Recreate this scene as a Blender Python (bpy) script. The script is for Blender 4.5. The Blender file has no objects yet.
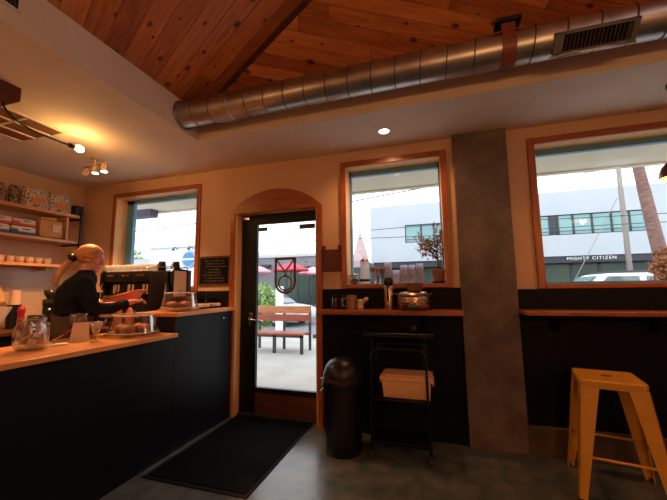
import bpy, bmesh, math, random
from mathutils import Vector, Matrix, Euler
random.seed(7)
PI = math.pi
SC = bpy.context.scene
COL = SC.collection
def R(d): return math.radians(d)

# ------------------------------------------------------------------ camera
H = 1.4
cam = bpy.data.cameras.new('camera'); camo = bpy.data.objects.new('camera', cam); COL.objects.link(camo)
cam.sensor_width = 36; cam.lens = 36*325.453/667; cam.clip_start = 0.02; cam.clip_end = 300
yaw, pitch, roll = R(17.1586), R(6.7066), R(-0.6931)
fw = Vector((-math.sin(yaw)*math.cos(pitch), math.cos(yaw)*math.cos(pitch), math.sin(pitch)))
rt = Vector((math.cos(yaw), math.sin(yaw), 0)); up = rt.cross(fw)
r2 = math.cos(roll)*rt+math.sin(roll)*up; u2 = -math.sin(roll)*rt+math.cos(roll)*up
m = Matrix((r2, u2, -fw)).transposed().to_4x4(); m.translation = (0, 0, H)
camo.matrix_world = m
SC.camera = camo
SC.view_settings.view_transform = 'Standard'; SC.view_settings.look = 'None'
SC.view_settings.gamma = 1; SC.view_settings.use_curve_mapping = False
SC.view_settings.exposure = 0.9

# ------------------------------------------------------------------ materials
def lin(c):
    if isinstance(c, str):
        c = [int(c[i:i+2], 16)/255 for i in (0, 2, 4)]
        c = [x/12.92 if x <= .04045 else ((x+.055)/1.055)**2.4 for x in c]
    return (c[0], c[1], c[2], 1)
def newmat(name):
    mt = bpy.data.materials.new(name); mt.use_nodes = True
    nt = mt.node_tree; nt.nodes.clear()
    out = nt.nodes.new('ShaderNodeOutputMaterial')
    return mt, nt, out
def N(nt, t, **k):
    n = nt.nodes.new(t)
    for a, b in k.items():
        if a.startswith('i_'):
            key = a[2:]
            n.inputs[int(key) if key.isdigit() else key.replace('_', ' ')].default_value = b
        else: setattr(n, a, b)
    return n
def ramp(nt, stops):
    r = nt.nodes.new('ShaderNodeValToRGB'); e = r.color_ramp.elements
    while len(e) > 1: e.remove(e[-1])
    e[0].position = stops[0][0]; e[0].color = lin(stops[0][1])
    for p, c in stops[1:]:
        q = e.new(p); q.color = lin(c)
    return r
def mat(name, a, b=None, scale=6, rough=.5, metal=0, bump=0, bscale=None, stretch=(1, 1, 1), spec=.5, detail=5, emit=None, estr=0, lo=.35, hi=.65):
    mt, nt, out = newmat(name)
    p = N(nt, 'ShaderNodeBsdfPrincipled'); L = nt.links
    p.inputs['Roughness'].default_value = rough; p.inputs['Metallic'].default_value = metal
    p.inputs['Specular IOR Level'].default_value = spec
    tc = N(nt, 'ShaderNodeTexCoord'); mp = N(nt, 'ShaderNodeMapping'); mp.inputs['Scale'].default_value = stretch
    L.new(tc.outputs['Object'], mp.inputs['Vector'])
    nz = N(nt, 'ShaderNodeTexNoise', i_Scale=scale, i_Detail=detail); L.new(mp.outputs[0], nz.inputs['Vector'])
    if b is None:
        c = lin(a); b = [x*.86 for x in c[:3]]; a = list(c[:3])
    rp = ramp(nt, [(lo, a), (hi, b)]); L.new(nz.outputs['Fac'], rp.inputs[0]); L.new(rp.outputs[0], p.inputs['Base Color'])
    if bump:
        n2 = N(nt, 'ShaderNodeTexNoise', i_Scale=bscale or scale*4, i_Detail=6); L.new(mp.outputs[0], n2.inputs['Vector'])
        bp = N(nt, 'ShaderNodeBump', i_Strength=bump, i_Distance=.01); L.new(n2.outputs['Fac'], bp.inputs['Height']); L.new(bp.outputs[0], p.inputs['Normal'])
    if emit is not None:
        p.inputs['Emission Color'].default_value = lin(emit); p.inputs['Emission Strength'].default_value = estr
    L.new(p.outputs[0], out.inputs[0])
    return mt
def emission(name, c, s):
    mt, nt, out = newmat(name)
    e = N(nt, 'ShaderNodeEmission'); e.inputs[0].default_value = lin(c); e.inputs[1].default_value = s
    nt.links.new(e.outputs[0], out.inputs[0]); return mt
def glassm(name, tint=(1, 1, 1), refl=.1, rough=.03, k=.55):
    mt, nt, out = newmat(name); L = nt.links
    t = N(nt, 'ShaderNodeBsdfTransparent'); t.inputs[0].default_value = (*tint, 1)
    g = N(nt, 'ShaderNodeBsdfGlossy'); g.inputs['Roughness'].default_value = rough
    lw = N(nt, 'ShaderNodeLayerWeight'); lw.inputs[0].default_value = .35
    mu = N(nt, 'ShaderNodeMath', operation='MULTIPLY_ADD'); mu.inputs[1].default_value = k; mu.inputs[2].default_value = refl
    L.new(lw.outputs['Facing'], mu.inputs[0]); mu.use_clamp = True
    mx = N(nt, 'ShaderNodeMixShader'); L.new(mu.outputs[0], mx.inputs[0]); L.new(t.outputs[0], mx.inputs[1]); L.new(g.outputs[0], mx.inputs[2])
    L.new(mx.outputs[0], out.inputs[0]); return mt
def plankmat(name, ang, cols, width=.135, rough=.45, gap=.35):
    mt, nt, out = newmat(name); L = nt.links
    p = N(nt, 'ShaderNodeBsdfPrincipled'); p.inputs['Roughness'].default_value = rough
    tc = N(nt, 'ShaderNodeTexCoord'); mp = N(nt, 'ShaderNodeMapping'); mp.inputs['Rotation'].default_value = (0, 0, ang)
    L.new(tc.outputs['Object'], mp.inputs['Vector'])
    sx = N(nt, 'ShaderNodeSeparateXYZ'); L.new(mp.outputs[0], sx.inputs[0])
    dv = N(nt, 'ShaderNodeMath', operation='DIVIDE'); dv.inputs[1].default_value = width; L.new(sx.outputs[1], dv.inputs[0])
    fl = N(nt, 'ShaderNodeMath', operation='FLOOR'); L.new(dv.outputs[0], fl.inputs[0])
    fr = N(nt, 'ShaderNodeMath', operation='FRACT'); L.new(dv.outputs[0], fr.inputs[0])
    # staggered board ends
    w0 = N(nt, 'ShaderNodeTexWhiteNoise', noise_dimensions='1D'); L.new(fl.outputs[0], w0.inputs['W'])
    ad = N(nt, 'ShaderNodeMath', operation='MULTIPLY_ADD'); L.new(w0.outputs['Value'], ad.inputs[0]); ad.inputs[1].default_value = 5; L.new(sx.outputs[0], ad.inputs[2])
    d2 = N(nt, 'ShaderNodeMath', operation='DIVIDE'); L.new(ad.outputs[0], d2.inputs[0]); d2.inputs[1].default_value = 1.7
    f2 = N(nt, 'ShaderNodeMath', operation='FLOOR'); L.new(d2.outputs[0], f2.inputs[0])
    fr2 = N(nt, 'ShaderNodeMath', operation='FRACT'); L.new(d2.outputs[0], fr2.inputs[0])
    cb = N(nt, 'ShaderNodeCombineXYZ'); L.new(fl.outputs[0], cb.inputs[0]); L.new(f2.outputs[0], cb.inputs[1])
    wn = N(nt, 'ShaderNodeTexWhiteNoise', noise_dimensions='3D'); L.new(cb.outputs[0], wn.inputs['Vector'])
    # grain
    cx = N(nt, 'ShaderNodeCombineXYZ')
    m1 = N(nt, 'ShaderNodeMath', operation='MULTIPLY'); m1.inputs[1].default_value = 2.2; L.new(sx.outputs[0], m1.inputs[0])
    m2 = N(nt, 'ShaderNodeMath', operation='MULTIPLY'); m2.inputs[1].default_value = 26; L.new(sx.outputs[1], m2.inputs[0])
    L.new(m1.outputs[0], cx.inputs[0]); L.new(m2.outputs[0], cx.inputs[1]); L.new(wn.outputs['Value'], cx.inputs[2])
    gn = N(nt, 'ShaderNodeTexNoise', i_Scale=1.6, i_Detail=4, i_Distortion=.8); L.new(cx.outputs[0], gn.inputs['Vector'])
    mix = N(nt, 'ShaderNodeMath', operation='MULTIPLY_ADD'); L.new(gn.outputs['Fac'], mix.inputs[0]); mix.inputs[1].default_value = .75
    ms = N(nt, 'ShaderNodeMath', operation='MULTIPLY'); L.new(wn.outputs['Value'], ms.inputs[0]); ms.inputs[1].default_value = .4
    L.new(ms.outputs[0], mix.inputs[2])
    rp = ramp(nt, [(.2, cols[0]), (.5, cols[1]), (.85, cols[2])]); L.new(mix.outputs[0], rp.inputs[0])
    # knots
    ck = N(nt, 'ShaderNodeCombineXYZ')
    k1 = N(nt, 'ShaderNodeMath', operation='MULTIPLY'); k1.inputs[1].default_value = 3.6; L.new(sx.outputs[0], k1.inputs[0])
    k2 = N(nt, 'ShaderNodeMath', operation='MULTIPLY'); k2.inputs[1].default_value = 6.5; L.new(sx.outputs[1], k2.inputs[0])
    L.new(k1.outputs[0], ck.inputs[0]); L.new(k2.outputs[0], ck.inputs[1])
    vo = N(nt, 'ShaderNodeTexVoronoi', voronoi_dimensions='2D'); vo.inputs['Scale'].default_value = 1; L.new(ck.outputs[0], vo.inputs['Vector'])
    kr = ramp(nt, [(.03, (.03, .02, .02)), (.065, (.35, .28, .22)), (.11, (1, 1, 1))]); sc_ = N(nt, 'ShaderNodeSeparateColor'); L.new(vo.outputs['Color'], sc_.inputs[0])
    ka = N(nt, 'ShaderNodeMath', operation='MULTIPLY_ADD'); L.new(sc_.outputs[0], ka.inputs[0]); ka.inputs[1].default_value = 1.5; ka.inputs[2].default_value = .12
    kd = N(nt, 'ShaderNodeMath', operation='DIVIDE'); L.new(vo.outputs['Distance'], kd.inputs[0]); L.new(ka.outputs[0], kd.inputs[1])
    L.new(kd.outputs[0], kr.inputs[0])
    mk = N(nt, 'ShaderNodeMix', data_type='RGBA', blend_type='MULTIPLY'); mk.inputs[0].default_value = .9
    L.new(rp.outputs[0], mk.inputs[6]); L.new(kr.outputs[0], mk.inputs[7])
    # joints between boards: dark open seams
    g1 = ramp(nt, [(0, (gap,)*3), (.035, (1, 1, 1)), (.965, (1, 1, 1)), (1, (gap,)*3)]); L.new(fr.outputs[0], g1.inputs[0])
    g2 = ramp(nt, [(0, (gap,)*3), (.006, (1, 1, 1))]); L.new(fr2.outputs[0], g2.inputs[0])
    mg = N(nt, 'ShaderNodeMix', data_type='RGBA', blend_type='MULTIPLY'); mg.inputs[0].default_value = 1
    L.new(mk.outputs[2], mg.inputs[6]); L.new(g1.outputs[0], mg.inputs[7])
    mh = N(nt, 'ShaderNodeMix', data_type='RGBA', blend_type='MULTIPLY'); mh.inputs[0].default_value = 1
    L.new(mg.outputs[2], mh.inputs[6]); L.new(g2.outputs[0], mh.inputs[7])
    L.new(mh.outputs[2], p.inputs['Base Color'])
    bp = N(nt, 'ShaderNodeBump', i_Strength=.5, i_Distance=.006); L.new(g1.outputs[0], bp.inputs['Height']); L.new(bp.outputs[0], p.inputs['Normal'])
    L.new(p.outputs[0], out.inputs[0]); return mt
def brickmat(name, c1, c2, mortar, bw, bh, plane='yz', rough=.3, ms=.02):
    mt, nt, out = newmat(name); L = nt.links
    p = N(nt, 'ShaderNodeBsdfPrincipled'); p.inputs['Roughness'].default_value = rough
    tc = N(nt, 'ShaderNodeTexCoord'); sx = N(nt, 'ShaderNodeSeparateXYZ'); L.new(tc.outputs['Object'], sx.inputs[0])
    cb = N(nt, 'ShaderNodeCombineXYZ')
    L.new(sx.outputs['xyz'.index(plane[0])], cb.inputs[0]); L.new(sx.outputs['xyz'.index(plane[1])], cb.inputs[1])
    b = N(nt, 'ShaderNodeTexBrick'); L.new(cb.outputs[0], b.inputs['Vector'])
    b.inputs['Color1'].default_value = lin(c1); b.inputs['Color2'].default_value = lin(c2); b.inputs['Mortar'].default_value = lin(mortar)
    b.inputs['Scale'].default_value = 1; b.inputs['Brick Width'].default_value = bw; b.inputs['Row Height'].default_value = bh
    b.inputs['Mortar Size'].default_value = ms*bh
    L.new(b.outputs['Color'], p.inputs['Base Color']); L.new(p.outputs[0], out.inputs[0]); return mt

M = {}
M['plaster'] = mat('plaster', (.60, .40, .265), (.56, .37, .24), 3, .75, bump=.05, bscale=90)
M['ceil'] = mat('ceiling_paint', (.70, .61, .52), (.66, .57, .48), 3, .8, bump=.04, bscale=90)
M['floor'] = mat('stained_concrete', (.045, .072, .085), (.13, .14, .135), 6, .24, bump=.08, bscale=20, lo=.3, hi=.7, detail=9)
M['trim'] = mat('orange_wood_trim', (.36, .105, .028), (.23, .06, .017), 5, .35, stretch=(6, 6, .7), bump=.05)
M['trimh'] = mat('orange_wood_trim_horizontal', (.36, .105, .028), (.23, .06, .017), 5, .35, stretch=(.7, 6, 6), bump=.05)
M['trimy'] = mat('orange_wood_long', (.66, .30, .09), (.52, .22, .06), 5, .3, stretch=(6, .7, 6), bump=.03)
M['jamb'] = mat('pale_wood_jamb', (.74, .44, .19), (.64, .35, .14), 5, .45, stretch=(6, 6, .7))
M['top'] = mat('maple_counter', (.74, .34, .11), (.62, .26, .075), 4, .28, stretch=(5, .6, 5))
M['black'] = mat('black_panel', (.0024, .0034, .0056), (.0038, .005, .0078), 3, .45, spec=.25)
M['blackwall'] = mat('black_wall_paint', (.0016, .0028, .0062), (.0026, .0042, .0085), 3, .6, spec=.15)
M['blackmetal'] = mat('black_metal', (.004, .0045, .006), (.007, .0075, .009), 8, .38, spec=.4)
M['blackplastic'] = mat('black_plastic', (.0035, .004, .0055), (.006, .0065, .008), 8, .35, spec=.35)
M['doorblack'] = mat('dark_painted_door', (.003, .007, .010), (.005, .010, .013), 5, .45, spec=.3)
M['darkwood'] = mat('dark_brown_wood', (.12, .045, .018), (.07, .026, .011), 5, .4, stretch=(.7, 5, 5))
M['conc'] = mat('grey_concrete', (.075, .056, .050), (.165, .132, .115), 4.5, .8, bump=.25, bscale=22, detail=9, lo=.3, hi=.7)
M['curb'] = mat('brown_concrete', (.10, .07, .05), (.06, .04, .028), 6, .8, bump=.2, bscale=20)
M['rubber'] = mat('black_mat_rubber', (.004, .004, .005), (.006, .006, .007), 40, .9, bump=.3, bscale=300, spec=.2)
M['matpile'] = mat('black_mat_pile', (.0025, .003, .004), (.006, .006, .008), 25, 1, bump=.6, bscale=500, spec=.1)
M['duct'] = mat('galvanised_duct', (.50, .50, .50), (.36, .36, .36), 7, .36, metal=1, bump=.05, bscale=10)
M['steel'] = mat('brushed_steel', (.62, .60, .57), (.50, .48, .46), 9, .25, metal=1)
M['steelwarm'] = mat('hammered_steel', (.55, .42, .33), (.40, .30, .24), 18, .26, metal=1, bump=.6, bscale=35)
M['chrome'] = mat('chrome', (.8, .8, .8), (.7, .7, .7), 9, .08, metal=1)
M['redbrown'] = mat('red_brown_strap', (.22, .05, .025), (.15, .035, .018), 7, .45)
M['white'] = mat('white_plastic', (.75, .74, .72), (.68, .67, .65), 6, .4)
M['creamplastic'] = mat('cream_plastic', (.72, .44, .23), (.65, .39, .20), 4, .45)
M['teal'] = mat('teal_paint', (.12, .33, .56), (.10, .29, .50), 5, .5)
M['slate'] = mat('slate_blue_paint', (.09, .09, .16), (.07, .07, .13), 5, .5)
M['eave'] = mat('cream_eave_paint', (.78, .75, .62), (.72, .69, .57), 3, .8, bump=.05)
M['glass'] = glassm('window_glass', (.98, 1, 1), .008, .03, .10)
M['clear'] = glassm('clear_glass', (.93, .94, .95), .10)
M['clearplastic'] = glassm('clear_plastic', (.86, .86, .92), .16, .12)
M['orange'] = mat('orange_enamel', (.66, .34, .05), (.60, .30, .042), 6, .3, spec=.5)
M['concout'] = mat('pavement', (.40, .385, .37), (.34, .325, .31), 2, .9, bump=.1)
M['asphalt'] = mat('asphalt', (.22, .22, .23), (.17, .17, .18), 3, .9)
M['bwhite'] = mat('white_render_facade', (.44, .475, .53), (.41, .445, .50), .7, .8)
M['bgrey'] = mat('grey_facade', (.20, .205, .22), (.17, .175, .19), .7, .8)
M['bdark'] = mat('dark_facade', (.018, .024, .038), (.014, .019, .030), .7, .5)
M['bglass'] = mat('building_glass', (.15, .30, .32), (.22, .38, .39), .5, .12, spec=.6)
M['bglassdark'] = mat('storefront_glass', (.018, .045, .035), (.045, .08, .045), .6, .2, spec=.3)
M['mullion'] = mat('dark_mullion', (.03, .035, .045), (.03, .035, .045), 2, .5)
M['benchwood'] = mat('bench_wood', (.50, .19, .07), (.36, .11, .04), 5, .5, stretch=(.7, 6, 6))
M['benchred'] = mat('bench_red_board', (.33, .075, .04), (.25, .05, .03), 5, .5, stretch=(.7, 6, 6))
M['polewood'] = mat('weathered_pole_wood', (.34, .30, .29), (.24, .21, .20), 4, .9, stretch=(5, 5, .4), bump=.3)
M['palm'] = mat('red_brown_trunk', (.24, .13, .11), (.13, .075, .068), 7, .9, stretch=(1, 1, 3), bump=.6, bscale=18)
M['leafg'] = mat('green_leaf', (.16, .30, .07), (.30, .42, .14), 4, .6)
M['leafolive'] = mat('olive_leaf', (.14, .11, .06), (.34, .22, .13), 9, .6)
M['leafautumn'] = mat('rusty_leaf', (.20, .04, .02), (.28, .11, .03), 4, .7)
M['bark'] = mat('bark', (.08, .055, .035), (.12, .08, .05), 8, .9)
M['terracotta'] = mat('terracotta', (.26, .12, .075), (.20, .09, .06), 7, .8)
M['carsilver'] = mat('silver_car_paint', (.62, .66, .70), (.58, .62, .66), 2, .25, spec=.7)
M['carwhite'] = mat('white_car_paint', (.82, .84, .86), (.80, .82, .84), 2, .25, spec=.6)
M['carglass'] = mat('car_glass', (.10, .14, .16), (.14, .18, .20), 2, .08, spec=.8)
M['tyre'] = mat('tyre_rubber', (.02, .02, .02), (.03, .03, .03), 9, .9)
M['wire'] = mat('black_cable', (.02, .02, .025), (.02, .02, .025), 9, .7)
M['umbred'] = mat('red_canvas', (.55, .05, .08), (.45, .04, .06), 4, .8)
M['umbpink'] = mat('pink_canvas', (.75, .38, .42), (.66, .30, .35), 4, .8)
M['blue'] = mat('sign_blue', (.05, .22, .45), (.05, .20, .42), 4, .5)
M['signwhite'] = mat('sign_white', (.85, .86, .88), (.82, .83, .85), 4, .5)
M['skin'] = mat('skin', (.60, .27, .20), (.54, .23, .17), 7, .5)
M['hair'] = mat('blonde_hair', (.55, .26, .085), (.36, .15, .05), 6, .5, stretch=(1.5, 14, 14), bump=.5, bscale=14)
M['knit'] = mat('dark_navy_jersey', (.006, .007, .014), (.010, .011, .020), 14, .9, bump=.2, bscale=80, spec=.15)
M['trouser'] = mat('taupe_canvas', (.09, .058, .042), (.075, .047, .034), 14, .9, bump=.2, bscale=90)
M['shoe'] = mat('dark_shoe', (.02, .02, .02), (.03, .03, .03), 9, .6)
M['coral'] = mat('coral_plastic', (.95, .30, .17), (.90, .26, .14), 5, .45)
M['red'] = mat('red_plastic', (.36, .015, .015), (.30, .012, .012), 5, .35)
M['kraft'] = mat('kraft_paper', (.58, .28, .09), (.48, .22, .07), 7, .8, bump=.4, bscale=12)
M['paper'] = mat('cream_paper', (.68, .52, .36), (.62, .47, .31), 7, .8)
M['packwhite'] = mat('pack_cream', (.72, .55, .42), (.66, .50, .38), 5, .5)
M['packred'] = mat('pack_red', (.50, .06, .03), (.44, .05, .03), 5, .45)
M['packblue'] = mat('pack_blue', (.02, .09, .30), (.02, .08, .26), 5, .45)
M['packgreen'] = mat('pack_green', (.05, .22, .08), (.04, .18, .07), 5, .45)
M['speckle'] = mat('speckled_print', (.03, .02, .018), (.72, .56, .42), 75, .6, lo=.44, hi=.5, detail=3)
M['speckle2'] = mat('grey_speckled_print', (.03, .02, .018), (.30, .20, .14), 36, .6, lo=.44, hi=.52, detail=3)
M['amber'] = mat('orange_label', (.65, .20, .04), (.60, .17, .03), 6, .6)
M['brownsugar'] = mat('brown_sugar', (.16, .06, .03), (.10, .04, .02), 60, .9)
M['woodspoon'] = mat('brown_wooden_sticks', (.30, .12, .06), (.22, .08, .04), 12, .7)
M['pastry'] = mat('baked_crust', (.42, .14, .05), (.26, .07, .03), 14, .6, bump=.5, bscale=30)
M['wrapper'] = mat('packet_film', (.50, .36, .24), (.15, .08, .05), 16, .35)
def frostm(name, col, tr=.45, rough=.3):
    mt, nt, out = newmat(name); L = nt.links
    t = N(nt, 'ShaderNodeBsdfTransparent'); d = N(nt, 'ShaderNodeBsdfDiffuse'); d.inputs[0].default_value = (*col, 1)
    tl = N(nt, 'ShaderNodeBsdfTranslucent'); tl.inputs[0].default_value = (*col, 1); g = N(nt, 'ShaderNodeBsdfGlossy'); g.inputs['Roughness'].default_value = rough
    a = N(nt, 'ShaderNodeMixShader'); a.inputs[0].default_value = .5; L.new(d.outputs[0], a.inputs[1]); L.new(tl.outputs[0], a.inputs[2])
    b = N(nt, 'ShaderNodeMixShader'); b.inputs[0].default_value = .12; L.new(a.outputs[0], b.inputs[1]); L.new(g.outputs[0], b.inputs[2])
    c = N(nt, 'ShaderNodeMixShader'); c.inputs[0].default_value = 1-tr; L.new(t.outputs[0], c.inputs[1]); L.new(b.outputs[0], c.inputs[2])
    L.new(c.outputs[0], out.inputs[0]); return mt
M['frost'] = frostm('frosted_clear_plastic', (.74, .78, 1.0), .55)
M['glasswhite'] = frostm('cloudy_glass', (.75, .78, .80), .55)
M['glassdim'] = frostm('smoky_glass', (.45, .47, .48), .66)
M['copper'] = mat('copper_shade', (.16, .055, .04), (.12, .04, .03), 6, .35, metal=.4)
M['shadein'] = mat('shade_lining', (.9, .6, .15), (.85, .55, .12), 4, .6)
M['bulb'] = emission('lit_bulb', (1, .62, .22), 14)
M['lampface'] = emission('lit_lamp_face', (1, .82, .6), 7)
M['tile'] = brickmat('cream_subway_tile', (.56, .42, .30), (.52, .38, .27), (.36, .26, .18), .15, .05, 'yz')
M['tilex'] = brickmat('cream_tile_strip', (.60, .42, .26), (.55, .38, .23), (.25, .17, .11), .05, .15, 'xz')
M['slateboard'] = mat('chalkboard', (.004, .004, .005), (.008, .008, .009), 8, .9, spec=.1)
M['chalk'] = mat('chalk', (.45, .42, .40), (.38, .35, .33), 30, .9)
M['maroon'] = mat('maroon_wood', (.10, .018, .015), (.075, .014, .012), 6, .5)
M['monogram'] = mat('brown_vinyl', (.12, .055, .03), (.10, .045, .025), 6, .5)
M['sticker'] = mat('dark_sticker', (.05, .04, .035), (.08, .065, .06), 30, .6)
M['machineside'] = mat('champagne_panel', (.72, .48, .30), (.66, .43, .26), 5, .35)
M['brownpanel'] = mat('brown_ceiling_panel', (.20, .09, .045), (.17, .075, .038), 5, .7)
M['coffee'] = mat('dark_glass_jar', (.015, .014, .016), (.025, .02, .02), 6, .12)
M['ceramic'] = mat('cream_ceramic', (.62, .44, .32), (.56, .39, .28), 6, .35)
M['ground_dark'] = mat('dark_rail', (.03, .03, .035), (.04, .04, .045), 6, .5)
WOODC = ((.18, .045, .014), (.42, .13, .036), (.68, .27, .085))
M['planksL'] = plankmat('pine_boards_left', R(24), WOODC)
M['planksR'] = plankmat('pine_boards_back', R(-21), WOODC, .10)

# ------------------------------------------------------------------ object helpers
def link(name, bm, m, parent=None, loc=None, smooth=False, rz=None, kind=None, auto=None):
    me = bpy.data.meshes.new(name)
    bmesh.ops.recalc_face_normals(bm, faces=bm.faces)
    for f in bm.faces: f.smooth = smooth
    if auto is not None:
        for f in bm.faces: f.smooth = True
        for e in bm.edges:
            if len(e.link_faces) == 2 and e.calc_face_angle(0) > auto: e.smooth = False
    bm.to_mesh(me); bm.free()
    ms = m if isinstance(m, (list, tuple)) else [m]
    for q in ms: me.materials.append(M[q] if isinstance(q, str) else q)
    o = bpy.data.objects.new(name, me); COL.objects.link(o)
    if parent is not None: o.parent = parent
    if loc: o.location = loc
    if rz: o.rotation_euler = (0, 0, rz)
    if kind: o['kind'] = kind
    return o
def thing(name, label, cat, loc=(0, 0, 0), rz=0, group=None, kind=None):
    o = bpy.data.objects.new(name, None); COL.objects.link(o); o.empty_display_size = .1
    o.location = loc; o.rotation_euler = (0, 0, rz)
    return tag(o, label, cat, group, kind)
def tag(o, label=None, cat=None, group=None, kind=None):
    if label: o['label'] = label
    if cat: o['category'] = cat
    if group: o['group'] = group
    if kind: o['kind'] = kind
    return o
def copy_tree(o, parent=None):
    c = o.copy(); COL.objects.link(c); c.parent = parent
    for ch in list(o.children): copy_tree(ch, c)
    return c
def box(bm, c, s, rot=None, bev=0, mi=0):
    mtx = Matrix.Translation(c)
    if rot: mtx = mtx @ Euler(rot).to_matrix().to_4x4()
    mtx = mtx @ Matrix.Diagonal((*s, 1))
    r = bmesh.ops.create_cube(bm, size=1, matrix=mtx)
    vs = r['verts']; fs = set(f for v in vs for f in v.link_faces)
    for f in fs: f.material_index = mi
    if bev:
        es = list(set(e for v in vs for e in v.link_edges))
        bmesh.ops.bevel(bm, geom=es, offset=bev, segments=2, affect='EDGES', profile=.6)
    return bm
def bx(x0, x1, y0, y1, z0, z1, bm=None, bev=0, mi=0):
    bm = bm or bmesh.new()
    return box(bm, ((x0+x1)/2, (y0+y1)/2, (z0+z1)/2), (abs(x1-x0), abs(y1-y0), abs(z1-z0)), bev=bev, mi=mi)
def tube(bm, pts, r, seg=10, cap=True, mi=0):
    pts = [Vector(p) for p in pts]; rs = r if isinstance(r, (list, tuple)) else [r]*len(pts)
    rings = []; n0 = None
    for i, p in enumerate(pts):
        if i == 0: d = pts[1]-p
        elif i == len(pts)-1: d = p-pts[i-1]
        else: d = (pts[i+1]-p).normalized()+(p-pts[i-1]).normalized()
        d.normalize()
        if n0 is None:
            n0 = d.orthogonal().normalized()
        else:
            n0 = (n0-d*n0.dot(d)).normalized()
        b = d.cross(n0)
        rings.append([bm.verts.new(p+rs[i]*(math.cos(2*PI*k/seg)*n0+math.sin(2*PI*k/seg)*b)) for k in range(seg)])
    for a, b in zip(rings, rings[1:]):
        for k in range(seg):
            f = bm.faces.new((a[k], a[(k+1) % seg], b[(k+1) % seg], b[k])); f.material_index = mi
    if cap:
        bm.faces.new(rings[0][::-1]).material_index = mi; bm.faces.new(rings[-1]).material_index = mi
    return bm
def lathe(bm, prof, c=(0, 0, 0), seg=28, mi=0, sq=(1, 1)):
    rings = []
    for r, z in prof:
        if r < 1e-5: rings.append([bm.verts.new((c[0], c[1], c[2]+z))])
        else: rings.append([bm.verts.new((c[0]+sq[0]*r*math.cos(2*PI*k/seg), c[1]+sq[1]*r*math.sin(2*PI*k/seg), c[2]+z)) for k in range(seg)])
    for a, b in zip(rings, rings[1:]):
        for k in range(seg):
            k2 = (k+1) % seg
            if len(a) == 1 and len(b) == 1: continue
            if len(a) == 1: f = bm.faces.new((a[0], b[k2], b[k]))
            elif len(b) == 1: f = bm.faces.new((a[k], a[k2], b[0]))
            else: f = bm.faces.new((a[k], a[k2], b[k2], b[k]))
            f.material_index = mi
    return bm
def prism(bm, poly, a0, a1, axis='y', mi=0):
    def P(u, v, a): return {'y': (u, a, v), 'x': (a, u, v), 'z': (u, v, a)}[axis]
    A = [bm.verts.new(P(u, v, a0)) for u, v in poly]; B = [bm.verts.new(P(u, v, a1)) for u, v in poly]
    n = len(poly)
    fs = [bm.faces.new(A), bm.faces.new(B[::-1])]
    for k in range(n): fs.append(bm.faces.new((A[k], B[k], B[(k+1) % n], A[(k+1) % n])))
    for f in fs: f.material_index = mi
    return bm
def ell(bm, c, s, seg=16, rot=None, mi=0):
    mtx = Matrix.Translation(c)
    if rot: mtx = mtx @ Euler(rot).to_matrix().to_4x4()
    mtx = mtx @ Matrix.Diagonal((*s, 1))
    r = bmesh.ops.create_uvsphere(bm, u_segments=seg, v_segments=max(6, seg//2), radius=1, matrix=mtx)
    for f in set(f for v in r['verts'] for f in v.link_faces): f.material_index = mi
    return bm
def B(): return bmesh.new()
def arcpts(cx, cz, r, a0, a1, n): return [(cx+r*math.cos(R(a0+(a1-a0)*i/n)), cz+r*math.sin(R(a0+(a1-a0)*i/n))) for i in range(n+1)]
def textmesh(name, s, size, loc, mt, depth=.01, parent=None, rot=(PI/2, 0, 0), spacing=1.0):
    cu = bpy.data.curves.new(name, 'FONT'); cu.body = s; cu.size = size; cu.extrude = depth; cu.align_x = 'CENTER'; cu.align_y = 'CENTER'; cu.space_character = spacing
    t = bpy.data.objects.new(name+'_curve', cu); COL.objects.link(t)
    bpy.context.view_layer.update()
    me = bpy.data.meshes.new_from_object(t.evaluated_get(bpy.context.evaluated_depsgraph_get()))
    bpy.data.objects.remove(t); bpy.data.curves.remove(cu)
    me.materials.clear(); me.materials.append(M[mt])
    o = bpy.data.objects.new(name, me); COL.objects.link(o); o.location = loc; o.rotation_euler = rot
    if parent: o.parent = parent
    return o

# ------------------------------------------------------------------ room shell
YW = 3.3; ZC = 2.87; XL = -4.76; XR = 4.0; YF = -3.6
bm = bx(XL-.2, XR+.2, YF-.2, YW, -.1, 0); bx(-2.225, -1.2, YW, YW+.2, -.1, 0, bm)
link('floor', bm, 'floor', kind='structure')
def wall_grid(bm, x0, x1, z0, z1, y0, y1, holes):
    xs = sorted(set([x0, x1]+[h[0] for h in holes]+[h[1] for h in holes]))
    for a, b in zip(xs, xs[1:]):
        mid = (a+b)/2
        hs = sorted([(h[2], h[3]) for h in holes if h[0] < mid < h[1]])
        z = z0
        for h0, h1 in hs:
            if h0 > z: bx(a, b, y0, y1, z, h0, bm)
            z = h1
        if z < z1: bx(a, b, y0, y1, z, z1, bm)
    return bm
WIN = [(-4.18, -2.735, 1.388, 2.722), (-.93, .16, 1.395, 2.755), (.87, 3.0, 1.375, 2.755)]
holes = [(a+.055, b-.055, c+.045, d-.055) for a, b, c, d in WIN]
DX0, DX1, DZ = -2.225, -1.20, 2.31
link('wall_back', wall_grid(B(), XL-.2, XR+.2, -.1, 3.2, YW, YW+.2, holes+[(DX0, DX1, -.1, DZ)]), 'plaster', kind='structure')
link('wall_left', bx(XL-.2, XL, YF, YW, 0, 3.2), 'plaster', kind='structure')
link('wall_right', bx(XR, XR+.2, YF, YW, 0, 3.9), 'plaster', kind='structure')
link('wall_front', bx(XL-.2, XR+.2, YF-.2, YF, 0, 4.3), 'plaster', kind='structure')
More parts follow.
